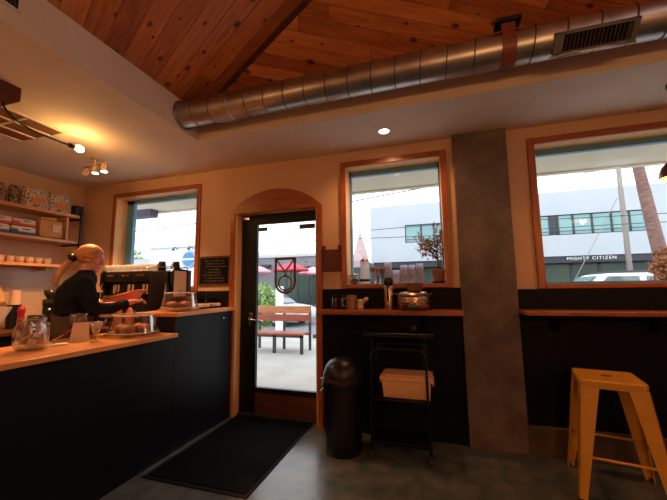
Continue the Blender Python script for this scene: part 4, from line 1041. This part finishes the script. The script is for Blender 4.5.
bm = B(); tube(bm, [(-w-.02, -DR-.02, -h-.006), (w, -DR-.02, -h-.006)], .007, 8); bmesh.ops.transform(bm, matrix=rot, verts=bm.verts); link('damper_rod', bm, 'steel', rg, smooth=True)
t = thing('duct_strap', 'red brown metal strap hanging the round duct from the ceiling', 'strap', (.545, DY, DZ2))
bm = B()
sec = [(math.cos(R(a))*(DR+.008), math.sin(R(a))*(DR+.008)) for a in range(30, -211, -12)]
sec = [(DR*.9, .15)]+sec+[(-DR*.9, .13)]
for a, b in zip(sec, sec[1:]):
    p = Vector((0, a[0], a[1])); q = Vector((0, b[0], b[1])); dd = q-p
    box(bm, (p+q)/2, (.085, dd.length+.004, .004), rot=(math.atan2(dd.z, dd.y), 0, 0))
link('band', bm, 'redbrown', t)
link('clip', bx(-.08, .08, -.13, -.03, .125, .15, bev=.006), 'blackmetal', t)
# register high on the left fascia
t = thing('wall_register', 'dark louvred register on fascia at the top left corner', 'vent', (FX, .92, 3.03))
link('register_frame', bx(0, .01, -.16, .16, -.062, .11), 'ceil', t)
link('backing', bx(.01, .012, -.145, .145, -.05, .10), 'sticker', t)
for k in range(18): link('slat', bx(.011, .018, -.14+k*.016, -.136+k*.016, -.05, .10), 'blackmetal', t)

# ------------------------------------------------------------------ ceiling fittings
def light(name, typ, loc, power, col, size=.05, rot=None, spot=None, blend=.5):
    l = bpy.data.lights.new(name, typ); l.energy = power; l.color = col
    if typ in ('POINT', 'SPOT'): l.shadow_soft_size = size
    if typ == 'SPOT': l.spot_size = spot; l.spot_blend = blend
    o = bpy.data.objects.new(name, l); COL.objects.link(o); o.location = loc
    if rot: o.rotation_euler = rot
    return o
WARM = (1, .45, .17)
def can(x, y, z, label, p, first=None):
    if first: c = copy_tree(first); c.location = (x, y, z); tag(c, label)
    else:
        c = thing('recessed_light', label, 'ceiling light', (x, y, z))
        bm = B(); lathe(bm, [(.047, -.004), (.068, -.008), (.075, -.002), (.075, 0), (.047, 0)], seg=32); link('trim_ring', bm, 'white', c, smooth=True)
        bm = B(); lathe(bm, [(0, -.005), (.047, -.004)], seg=28); link('lens', bm, 'lampface', c)
    light('recessed_lamp', 'SPOT', (x, y, z-.03), p, WARM, .04, spot=R(150), blend=.6)
    return c
c0 = can(-.394, 2.938, ZC, 'lit round recessed light in dropped ceiling above the middle window', 22)
can(-3.5, .6, ZC, 'added recessed fill light in dropped ceiling over the bar, behind the viewer', 26, c0)  # out of frame, added to brighten the bar side
can(-3.4, -1.4, ZC, 'added unseen recessed fill light in dropped ceiling at the rear of the bar', 26, c0)  # second added fill fixture, also out of frame
# three unseen pendants added behind the viewer as warm fill light
for i, (x, y, lab) in enumerate(((-2.6, -1.5, 'added bare bulb fill pendant behind the viewer, nearest the bar'), (.9, -1.6, 'added bare bulb fill pendant behind the viewer, middle one'), (1.95, -1.4, 'added bare bulb fill pendant behind the viewer, nearest the right wall'))):
    t = thing('pendant_lamp', lab, 'pendant lamp', (x, y, 2.25), group='unseen pendants added as fill light')
    zt = (ZC if x < FX else min(zl(x), zb(y)))-2.25
    bm = B(); lathe(bm, [(.03, .14), (.028, .18), (0, .185)], seg=20); link('cap', bm, 'copper', t, smooth=True)
    bm = B(); ell(bm, (0, 0, .05), (.045, .045, .055), 16); link('bulb', bm, 'bulb', t, smooth=True)
    bm = B(); tube(bm, [(0, 0, .18), (0, 0, zt)], .004, 6); link('cord', bm, 'wire', t)
    light('pendant_light', 'POINT', (x, y, 2.25-.06), (15, 27, 27)[i], WARM, .05)  # fill from the added pendants, lifts the dim interior
# flush fitting at right frame edge
t = thing('flush_light', 'unlit round flush fitting on dropped ceiling at the right edge', 'ceiling light', (1.80, 2.86, ZC))
bm = B(); lathe(bm, [(.10, 0), (.105, -.02), (.09, -.03), (0, -.03)], seg=32); link('base', bm, 'copper', t, smooth=True)
bm = B(); lathe(bm, [(.088, -.03), (.07, -.06), (0, -.075)], seg=32); link('diffuser', bm, 'eave', t, smooth=True)
# pendant with dome shade
t = thing('pendant_lamp', 'dark copper dome pendant hanging in front of right window', 'pendant lamp', (1.615, 2.70, 2.115))
bm = B(); lathe(bm, [(.115, 0), (.116, .03), (.10, .075), (.065, .115), (.03, .14), (.028, .18), (0, .185), (0, .18), (.024, .175), (.026, .135), (.06, .11), (.094, .072), (.11, .03), (.112, 0)], seg=36); link('lamp_shade', bm, 'copper', t, smooth=True)
bm = B(); lathe(bm, [(.1105, .002), (.1085, .03), (.0925, .07), (.058, .108), (0, .125)], seg=36); link('shade_lining', bm, 'shadein', t, smooth=True)
bm = B(); tube(bm, [(0, 0, .18), (0, 0, ZC-2.115)], .004, 6); link('cord', bm, 'wire', t)
bm = B(); ell(bm, (0, 0, .045), (.03, .03, .038), 14); link('bulb', bm, 'bulb', t, smooth=True)
light('pendant_light', 'POINT', (1.615, 2.70, 2.115), 6, WARM, .03)
# wooden box with swan neck cord and bare bulb
t = thing('ceiling_lamp', 'dark wooden ceiling block with curved black arm and bare lit bulb', 'ceiling light', (-2.98, 1.31, ZC))
link('mount_block', bx(-.32, .17, -.14, .14, -.10, 0, bev=.004), 'maroon', t)
pts = []
P0, P1, P2, P3 = Vector((.05, .10, -.10)), Vector((.06, .13, -.24)), Vector((-.06, .42, -.19)), Vector((-.10, .66, -.165))
for i in range(15):
    s = i/14; pts.append(P0*(1-s)**3+P1*3*s*(1-s)**2+P2*3*s*s*(1-s)+P3*s**3)
bm = B(); tube(bm, pts, .007, 8); link('arm', bm, 'blackmetal', t, smooth=True)
dd = (P3-P2).normalized()
bm = B(); tube(bm, [P3, P3+dd*.05], .019, 14); link('socket', bm, 'blackmetal', t, smooth=True)
bm = B(); tube(bm, [P3+dd*.05, P3+dd*.07, P3+dd*.10, P3+dd*.125, P3+dd*.145], [.013, .024, .033, .026, .004], 16); link('bulb', bm, 'bulb', t, smooth=True)
bl = Vector((-2.98, 1.31, ZC))+P3+dd*.10
light('bulb_light', 'POINT', bl, 46, (1, .50, .14), .035)
# track light with three heads
t = thing('track_light', 'cream ceiling track with three adjustable lamp heads above the barista', 'track light', (-3.57, 2.56, ZC), R(-2))
bm = B(); bx(-.17, .17, -.012, .012, -.075, -.055, bm); tube(bm, [(0, 0, -.055), (0, 0, -.01)], .01, 8); lathe(bm, [(0, -.012), (.05, -.012), (.05, 0)], seg=20); link('track', bm, 'ceramic', t)
for k, (xx, ax) in enumerate(((-.13, (-.7, .2, -.5)), (.015, (0, 0, -1)), (.15, (.05, .0, -1)))):
    a = Vector(ax).normalized(); p = Vector((xx, 0, -.11))
    bm = B(); tube(bm, [(xx, 0, -.075), p], .006, 8); tube(bm, [p-a*.03, p-a*.02, p+a*.055], [.018, .030, .034], 18, cap=True); hd = link('lamp_head', bm, 'ceramic', t, auto=R(50))
    if k:
        bm = B(); tube(bm, [p+a*.055, p+a*.059], .030, 18); link('lens', bm, 'lampface', hd)
        rq = a.to_track_quat('-Z', 'Y').to_euler()
        light('track_lamp', 'SPOT', Vector((-3.57, 2.56, ZC))+p+a*.08, 60, WARM, .03, rot=rq, spot=R(110))
# brown panelled ceiling grille
t = thing('ceiling_grille', 'square ceiling grille with brown panels behind the bare bulb', 'vent', (-3.50, 1.72, ZC))
bm = B()
for k in range(4): xx = -.29+k*.193; bx(xx-.010, xx+.010, -.30, .30, -.014, 0, bm)
for k in range(3): yy = -.29+k*.29; bx(-.30, .30, yy-.010, yy+.010, -.014, 0, bm)
link('grille_frame', bm, 'ceil', t)
for i in range(3):
    for j in range(2): link('panel', bx(-.28+i*.193, -.107+i*.193, -.28+j*.29, -.01+j*.29, -.006, -.001), 'brownpanel', t)
t = thing('ceiling_vent', 'dark slotted ceiling vent at the left edge near the grille', 'vent', (-3.95, 1.62, ZC))
bm = B(); bx(-.15, .15, -.22, .22, -.012, 0, bm); link('vent_frame', bm, 'ceil', t)
link('backing', bx(-.125, .125, -.195, .195, -.014, -.0125), 'sticker', t)
for k in range(9): link('slat', bx(-.12+k*.028, -.108+k*.028, -.19, .19, -.02, -.014), 'brownpanel', t)

# ------------------------------------------------------------------ outside
link('pavement', bx(-34, 30, YW+.2, 9.6, -.25, -.02), 'concout', kind='structure')
link('street', bx(-60, 50, 9.6, 60, -.3, -.10), 'asphalt', kind='structure')
link('far_pavement', bx(-34, 50, 17.2, 20, -.12, .0), 'concout', kind='structure')
# own eave over the windows
t = thing('porch_roof', 'cream boarded porch roof outside above the windows', 'porch', (0, 0, 0))
link('soffit', bx(-6.5, 4.5, YW+.21, 4.42, 2.765, 2.86), 'eave', t)
link('fascia_board', bx(-6.5, 4.5, 4.42, 4.50, 2.745, 3.0), 'eave', t)
bm = B(); bx(-5.2, -4.5, 4.2, 4.36, 2.64, 2.765, bm); link('bracket_beam', bm, 'slate', t)
# bench
t = thing('bench', 'wooden slatted bench on pavement outside the glass door', 'bench', (-3.50, 6.93, -.02), 0)
link('back_board', bx(-.69, .69, .27, .305, .84, 1.01, bev=.008), 'benchwood', t)
link('back_board', bx(-.69, .69, .27, .305, .655, .815, bev=.008), 'benchred', t)
link('seat', bx(-.69, .69, -.23, .24, .40, .44, bev=.008), 'benchred', t)
for xx in (-.66, 0, .66):
    link('back_post', bx(xx-.025, xx+.025, .305, .355, 0, 1.01), 'ground_dark', t)
    link('leg', bx(xx-.03, xx+.03, -.20, -.14, 0, .40), 'ground_dark', t)
bm = B(); bx(-.69, .69, -.2, -.15, .35, .40, bm); bx(-.69, .69, .26, .31, .35, .40, bm)
link('rail', bm, 'ground_dark', t)
tag(link('parking_kerb', bx(-.5, .5, -.05, .05, 0, .10, bev=.02), 'ground_dark', loc=(-2.95, 9.1, -.02), rz=R(8)), 'low dark kerb stop on pavement behind bench', 'kerb')
# cars
def car(label, name, loc, rz, paint, suv=False):
    t = thing(name, label, 'car', loc, rz)
    L_, Hb, Hc = 4.7, (.98 if suv else .86), (1.77 if suv else 1.45)
    low = [(-L_/2, .35), (-L_/2+.05, Hb-.08), (-1.75, Hb), (1.05, Hb), (1.9, Hb-.08), (2.25, Hb-.22), (L_/2, .5), (L_/2-.05, .28), (-L_/2+.1, .28)]
    bm = B(); prism(bm, low, -.88, .88, 'y'); bmesh.ops.bevel(bm, geom=bm.edges[:], offset=.05, segments=2, affect='EDGES'); link('body', bm, paint, t, auto=R(40))
    cab = [(-2.1 if suv else -1.7, Hb-.02), (-1.95 if suv else -1.1, Hc-.06), (-1.6 if suv else -.9, Hc), (.15, Hc), (.35, Hc-.05), (1.15, Hb-.02)]
    bm = B(); prism(bm, cab, -.80, .80, 'y')
    for v in bm.verts:
        if v.co.z > Hb+.1: v.co.y *= .84
    bmesh.ops.bevel(bm, geom=bm.edges[:], offset=.035, segments=2, affect='EDGES'); cb_ = link('cabin', bm, paint, t, auto=R(40))
    for s in (-1, 1):
        for x0, x1 in ((-1.72 if suv else -1.3, -.62), (-.54, .30)):
            bm = B(); ya, yb = s*.812, s*.708
            zt = Hc-(.09 if suv else .14); x1t = x1-.1 if x1 < 0 else x1-.12; x1b = x1 if x1 < 0 else x1+.42
            vs = [bm.verts.new(p) for p in ((x0, ya, Hb+.04), (x1b, ya, Hb+.04), (x1t, yb, zt), (x0+(.25 if not suv and x0 < -1 else 0), yb, zt))]
            f = bm.faces.new(vs); r = bmesh.ops.extrude_face_region(bm, geom=[f]); bmesh.ops.translate(bm, verts=[v for v in r['geom'] if isinstance(v, bmesh.types.BMVert)], vec=(0, -s*.03, 0))
            link('side_window', bm, 'carglass', cb_)
    bm = B(); vs = [bm.verts.new(p) for p in ((1.13, -.72, Hb+.04), (1.13, .72, Hb+.04), (.40, .60, Hc-.08), (.40, -.60, Hc-.08))]; f = bm.faces.new(vs); r = bmesh.ops.extrude_face_region(bm, geom=[f]); bmesh.ops.translate(bm, verts=[v for v in r['geom'] if isinstance(v, bmesh.types.BMVert)], vec=(-.03, 0, -.02))
    for v in bm.verts: v.co.x += .03; v.co.z += .012
    link('windshield', bm, 'carglass', cb_)
    for xx in (-1.4, 1.45):
        for s in (-1, 1):
            bm = B(); lathe(bm, [(0, -.11), (.30, -.11), (.34, -.08), (.34, .08), (.30, .11), (0, .11)], seg=28)
            for v in bm.verts: v.co = Vector((v.co.x+xx, v.co.z+s*.80, v.co.y+.34))
            w_ = link('wheel', bm, 'tyre', t, auto=R(40))
            bm = B(); lathe(bm, [(0, 0), (.2, .0), (.2, .02), (0, .03)], seg=20)
            for v in bm.verts: v.co = Vector((v.co.x+xx, (v.co.z+.105)*s+s*.80, v.co.y+.34))
            link('hubcap', bm, 'steel', w_, auto=R(40))
    for s in (-1, 1):
        bm = B(); ell(bm, (2.22, s*.66, Hb-.26), (.10, .16, .07), 12); link('headlight', bm, 'signwhite', t, smooth=True)
        bm = B(); box(bm, (.75, s*.93, Hb+.08), (.12, .14, .10), bev=.03); link('mirror', bm, paint, t)
    if suv:
        bm = B()
        for s in (-1, 1): tube(bm, [(-1.7, s*.6, Hc+.02), (-1.6, s*.6, Hc+.05), (.0, s*.6, Hc+.05), (.1, s*.6, Hc+.01)], .02, 8)
        link('roof_rail', bm, 'mullion', t, smooth=True)
    return t
car('silver sedan parked across pavement, seen through the glass door', 'car', (-7.3, 13.2, -.10), R(-16), 'carsilver')
car('white estate car on the street outside right window', 'car', (4.85, 11.8, -.04), R(180), 'carwhite', True)
# shrubs, white post, umbrellas
def foliage_thing(name, label, cat, loc, sz, n, leaf, mk='leafg', trunk=.3, stemr=.05, seed=3):
    random.seed(seed)
    t = thing(name, label, cat, loc); bm = B()
    for _ in range(n):
        while True:
            p = Vector([random.uniform(-1, 1) for _ in range(3)])
            if .35 < p.length < 1: break
        leaves(bm, (p.x*sz[0], p.y*sz[1], trunk+sz[2]+p.z*sz[2]), 5, (.05, .05, .05), leaf)
    link('foliage', bm, mk, t)
    bm = B(); tube(bm, [(0, 0, 0), (.02, 0, trunk), (0, 0, trunk+sz[2])], [stemr, stemr*.8, stemr*.4], 8)
    for k in range(7):
        a = k*.9; tube(bm, [(0, 0, trunk*.8), (sz[0]*.6*math.cos(a), sz[1]*.6*math.sin(a), trunk+sz[2]*1.1)], [stemr*.4, stemr*.15], 6)
    link('stem', bm, 'bark', t, smooth=True)
    return t
foliage_thing('shrub', 'pale green shrub behind the bench left of the white post', 'shrub', (-5.85, 10.2, -.1), (.65, .5, .75), 520, .13, 'leafg', .15, .04)
t = thing('sign_post', 'white upright board post behind bench outside the door', 'post', (-5.0, 10.0, -.10)); link('post', bx(-.13, .13, -.04, .04, 0, 1.58, bev=.01), 'signwhite', t); link('base', bx(-.2, .2, -.15, .15, 0, .05), 'bgrey', t)
def umbrella(x, y, z, r, mk, label):
    t = thing('parasol', label, 'umbrella', (x, y, -.1)); bm = B(); lathe(bm, [(0, z+.1), (r*.5, z-.06), (r, z-.28), (r, z-.36), (r*.99, z-.28), (r*.5, z-.09), (0, z+.06)], seg=8); link('canopy', bm, mk, t)
    bm = B(); tube(bm, [(0, 0, 0), (0, 0, z+.12)], .03, 8); link('pole', bm, 'mullion', t); bm = B(); lathe(bm, [(0, 0), (.3, 0), (.3, .06), (0, .08)], seg=18); link('base', bm, 'mullion', t)
umbrella(-9.2, 15.4, 2.72, 1.0, 'umbpink', 'pink parasol across the street, left part of the door view')
umbrella(-7.2, 15.7, 2.78, 1.0, 'umbred', 'red parasol across the street, behind the door monogram')
umbrella(-6.6, 17.4, 2.65, .9, 'umbpink', 'pale pink parasol farthest right across the street')
# buildings
def win_grid(parent, x0, x1, z0, z1, y, n, glass='bglass', mk='mullion', fr=.07, skip=()):
    w = (x1-x0)/n
    for k in range(n):
        a, b = x0+k*w, x0+(k+1)*w
        bm = B(); bx(a, b, y-.06, y, z0, z0+fr, bm); bx(a, b, y-.06, y, z1-fr, z1, bm); bx(a, a+fr, y-.06, y, z0, z1, bm); bx(b-fr, b, y-.06, y, z0, z1, bm)
        wf = link('window', bm, mk, parent); link('pane', bx(a+fr, b-fr, y-.03, y-.01, z0+fr, z1-fr), 'mullion' if k in skip else glass, wf)
YB = 20.0
t = thing('office_building', 'white two storey office building with dark ground floor across the street', 'building', (0, 0, 0))
bm = B()
bx(-3.72, 16, YB, YB+12, 2.95, 4.08, bm); bx(-3.72, 16, YB, YB+12, 5.18, 6.45, bm)
bx(-3.72, -1.6, YB, YB+12, 4.08, 5.18, bm); bx(10.7, 16, YB, YB+12, 4.08, 5.18, bm)
link('facade', bm, 'bwhite', t)
link('room_back', bx(-1.6, 10.7, YB+.14, YB+.3, 4.08, 5.18), 'mullion', t)
xs_ = [-1.6, -.65, .1, .9, 1.8, 2.7, 3.6, 4.5, 5.3, 6.08, 6.47, 7.17, 8.02, 8.87, 9.64, 10.7]
for q, (a, b) in enumerate(zip(xs_, xs_[1:])): win_grid(t, a, b, 4.08, 5.18, YB+.12, 1, glass='mullion' if q == 9 else 'bglass', fr=.05)
bm = B(); bx(-3.6, 16, YB+.1, YB+.8, 2.60, 2.95, bm); bx(-3.6, 16, YB+.9, YB+1.0, 0, .35, bm); bx(-3.6, -3.2, YB+.6, YB+1, 0, 2.6, bm)
link('ground_floor_band', bm, 'bdark', t)
link('ground_floor_wall', bx(-3.55, 16, YB+1.05, YB+11.8, 0, 2.95), 'bdark', t)
win_grid(t, -3.2, 15, .35, 2.60, YB+1.02, 14, glass='bglassdark')
sg = textmesh('shop_name', 'MIGHTY CITIZEN', .235, (7.82, YB+.08, 2.80), 'signwhite', .012, t, spacing=1.25)
link('rail', bx(-1.6, 10.7, YB-.05, YB-.02, 4.26, 4.29), 'mullion', t)
# low grey building seen through the door
t = thing('shop_building', 'long low grey shop building with dark shopfront seen through the door', 'building', (0, 0, 0))
link('facade', bx(-14.5, -4.9, 18.6, 28, 0, 3.42), 'bgrey', t)
link('cornice', bx(-14.6, -4.8, 18.5, 18.7, 3.38, 3.55), 'bwhite', t)
win_grid(t, -9.6, -5.1, .45, 2.75, 18.6, 6, glass='bglassdark')
link('awning', prism(B(), [(18.6, 2.95), (17.9, 2.70), (17.9, 2.64), (18.6, 2.82)], -12.6, -9.9, 'x'), 'bdark', t)
# white building seen through the left window
t = thing('white_building', 'plain white building with round blue sign seen through left window', 'building', (0, 0, 0))
M['bwhite2'] = mat('bright_white_render', (.66, .69, .73), (.62, .65, .70), .7, .8)
link('facade', bx(-21.2, -14.7, 20, 30, 0, 4.62), 'bwhite2', t)
link('coping', bx(-21.25, -14.65, 19.92, 20.1, 4.60, 4.72), 'bwhite', t)
link('lower_band', bx(-16.6, -14.9, 19.94, 20.0, 0, 2.0), 'teal', t)
for xx in (-18.6, -17.2):
    bm = B(); tube(bm, [(xx, 20, 4.5), (xx, 19.7, 4.62), (xx+.0, 19.6, 4.5)], .03, 8); tube(bm, [(xx, 19.6, 4.52), (xx, 19.56, 4.38)], [.05, .12], 12); link('gooseneck_lamp', bm, 'mullion', t, smooth=True)
t2 = thing('round_sign', 'round blue sign with white band on the plain white building', 'sign', (-17.45, 19.93, 3.68))
bm = B(); prism(bm, arcpts(0, 0, .62, 0, 360, 36)[:-1], -.04, 0, 'y'); link('panel', bm, 'blue', t2)
bm = B(); prism(bm, arcpts(0, 0, .575, 0, 360, 36)[:-1], -.046, -.04, 'y'); link('ring', bm, 'signwhite', t2)
bm = B(); prism(bm, arcpts(0, 0, .545, 0, 360, 36)[:-1], -.052, -.046, 'y'); link('disc', bm, 'blue', t2)
bm = B(); bx(-.5, .5, -.06, -.052, -.06, .06, bm); link('band', bm, 'signwhite', t2)
t = thing('low_building', 'low flat roofed dark windowed building left of the plain white building', 'building', (0, 0, 0))
link('facade', bx(-31, -21.6, 22, 30, 0, 3.6), 'bdark', t); link('cornice', bx(-31.1, -21.5, 21.8, 22.1, 3.5, 4.1), 'bwhite', t)
win_grid(t, -30, -21.8, 1.5, 3.2, 22, 6, glass='bglass')
for i, (x, y, h, lab) in enumerate(((-38.5, 33, 3.4, 'pale green tree behind the low building, leftmost in left window'), (-34.0, 36, 3.2, 'pale green tree just left of the plain white building'), (-36.5, 44, 4.8, 'bare pale tree top above the plain white building'))):
    foliage_thing('tree', lab, 'tree', (x, y, 0), (2.2, 2, 1.7), 260 if i < 2 else 90, .35, 'leafg' if i < 2 else 'bark', h, .12, 20+i)
# pole, leaning trunk, rusty shrub, wires, banner
t = thing('utility_pole', 'weathered straight utility pole on far side of the street', 'pole', (6.55, 14.0, -.1))
bm = B(); tube(bm, [(0, 0, 0), (.03, 0, 9)], [.088, .07], 14); link('shaft', bm, 'polewood', t, smooth=True)
bm = B(); bx(-1.1, 1.1, -.06, .06, 8.3, 8.42, bm); link('crossarm', bm, 'polewood', t)
t = thing('leaning_trunk', 'thick leaning reddish brown trunk outside the right window', 'tree', (5.68, 10.0, -.06))
bm = B(); tube(bm, [(0, 0, 0), (-.27, 0, 1.46), (-.45, 0, 3.2), (-.58, 0, 4.6), (-.68, 0, 6.5)], [.20, .155, .135, .115, .10], 16); link('trunk', bm, 'palm', t, smooth=True)
bm = B()
for k in range(26):
    a = k*2*PI/26; dz = math.sin(k*2.3)*.5
    for j in range(6):
        r0, r1 = .25*j, .25*(j+1)
        p = Vector((-.68+r0*math.cos(a), r0*math.sin(a), 6.5+dz+r0*.5-.3*r0*r0)); q = Vector((-.68+r1*math.cos(a), r1*math.sin(a), 6.5+dz+r1*.5-.3*r1*r1)); s = Vector((-math.sin(a), math.cos(a), 0))*.13
        vs = [bm.verts.new(v) for v in (p-s, p+s, q+s, q-s)]; bm.faces.new(vs)
link('fronds', bm, 'leafg', t)
foliage_thing('shrub', 'rusty orange leafed shrub at the foot of the leaning trunk', 'shrub', (5.12, 9.3, -.04), (.30, .30, .50), 420, .10, 'leafautumn', 1.25, .05, 9)
for i, (pts, lab) in enumerate((([(-24, 3.6), (-13.9, 4.23), (-8, 4.5), (-3, 4.73), (0, 5.03), (6, 5.6), (14, 6.4)], 'highest thick black overhead wire across the street'), ([(-24, 3.2), (-13.7, 3.88), (-8, 4.27), (-3, 4.52), (.3, 4.68), (6, 5.05), (14, 5.5)], 'second overhead wire just beneath the highest one'), ([(-6, 3.72), (-2.95, 3.66), (.24, 3.72), (5, 3.62), (14, 3.55)], 'sagging overhead wire across the face of the office building'), ([(-6, 3.42), (-2.95, 3.36), (.24, 3.30), (5, 3.34), (14, 3.30)], 'lowest thin overhead wire below the office windows'))):
    bm = B(); tube(bm, [(x, 12.0 if i < 2 else 12.6, z) for x, z in pts], .020 if i == 0 else .011, 6); tag(link('overhead_wire', bm, 'wire', smooth=True), lab, 'wire')
t = thing('overhead_wire', 'slanting guy wire from utility pole down to pavement', 'wire', (0, 0, 0)); bm = B(); tube(bm, [(6.43, 14, 4.5), (4.6, 13.8, 1.2), (4.0, 13.7, -.1)], .012, 6); link('cable', bm, 'polewood', t)
t = thing('parasol', 'folded pale pink parasol across the street, left in middle window', 'umbrella', (-3.30, 15.0, -.1))
bm = B(); tube(bm, [(0, 0, 0), (0, 0, 4.2)], .03, 8); link('pole', bm, 'mullion', t); bm = B(); lathe(bm, [(.03, 4.1), (.18, 3.6), (.42, 2.75), (.36, 2.45), (.03, 2.5)], seg=10); M['palepink'] = mat('faded_canvas', (.48, .34, .36), (.42, .30, .32), 4, .8)
link('canopy', bm, 'palepink', t)
bm = B(); lathe(bm, [(0, 0), (.3, 0), (.3, .06), (0, .08)], seg=18); link('base', bm, 'mullion', t)
t = thing('parasol', 'dark red open parasol beneath the folded one in middle window', 'umbrella', (-3.98, 16.6, -.1))
bm = B(); lathe(bm, [(0, 3.05), (.4, 2.95), (.75, 2.75), (.75, 2.65), (.4, 2.9), (0, 3.0)], seg=10); link('canopy', bm, 'maroon', t); bm = B(); tube(bm, [(0, 0, 0), (0, 0, 3.05)], .03, 8); link('pole', bm, 'mullion', t)
bm = B(); lathe(bm, [(0, 0), (.3, 0), (.3, .06), (0, .08)], seg=18); link('base', bm, 'mullion', t)

# ------------------------------------------------------------------ daylight
w = bpy.data.worlds.new('overcast'); SC.world = w; w.use_nodes = True
nt = w.node_tree; nt.nodes.clear()
out = nt.nodes.new('ShaderNodeOutputWorld'); bg = nt.nodes.new('ShaderNodeBackground')
tc = nt.nodes.new('ShaderNodeTexCoord'); nz = nt.nodes.new('ShaderNodeTexNoise'); nz.inputs['Scale'].default_value = 2.2; nz.inputs['Detail'].default_value = 5
nt.links.new(tc.outputs['Generated'], nz.inputs['Vector'])
rp = ramp(nt, [(.3, (.86, .93, 1)), (.7, (1, 1, 1))]); nt.links.new(nz.outputs['Fac'], rp.inputs[0])
nt.links.new(rp.outputs[0], bg.inputs[0]); bg.inputs[1].default_value = 1.5
nt.links.new(bg.outputs[0], out.inputs[0])
SC.cycles.max_bounces = 8; SC.cycles.transparent_max_bounces = 24
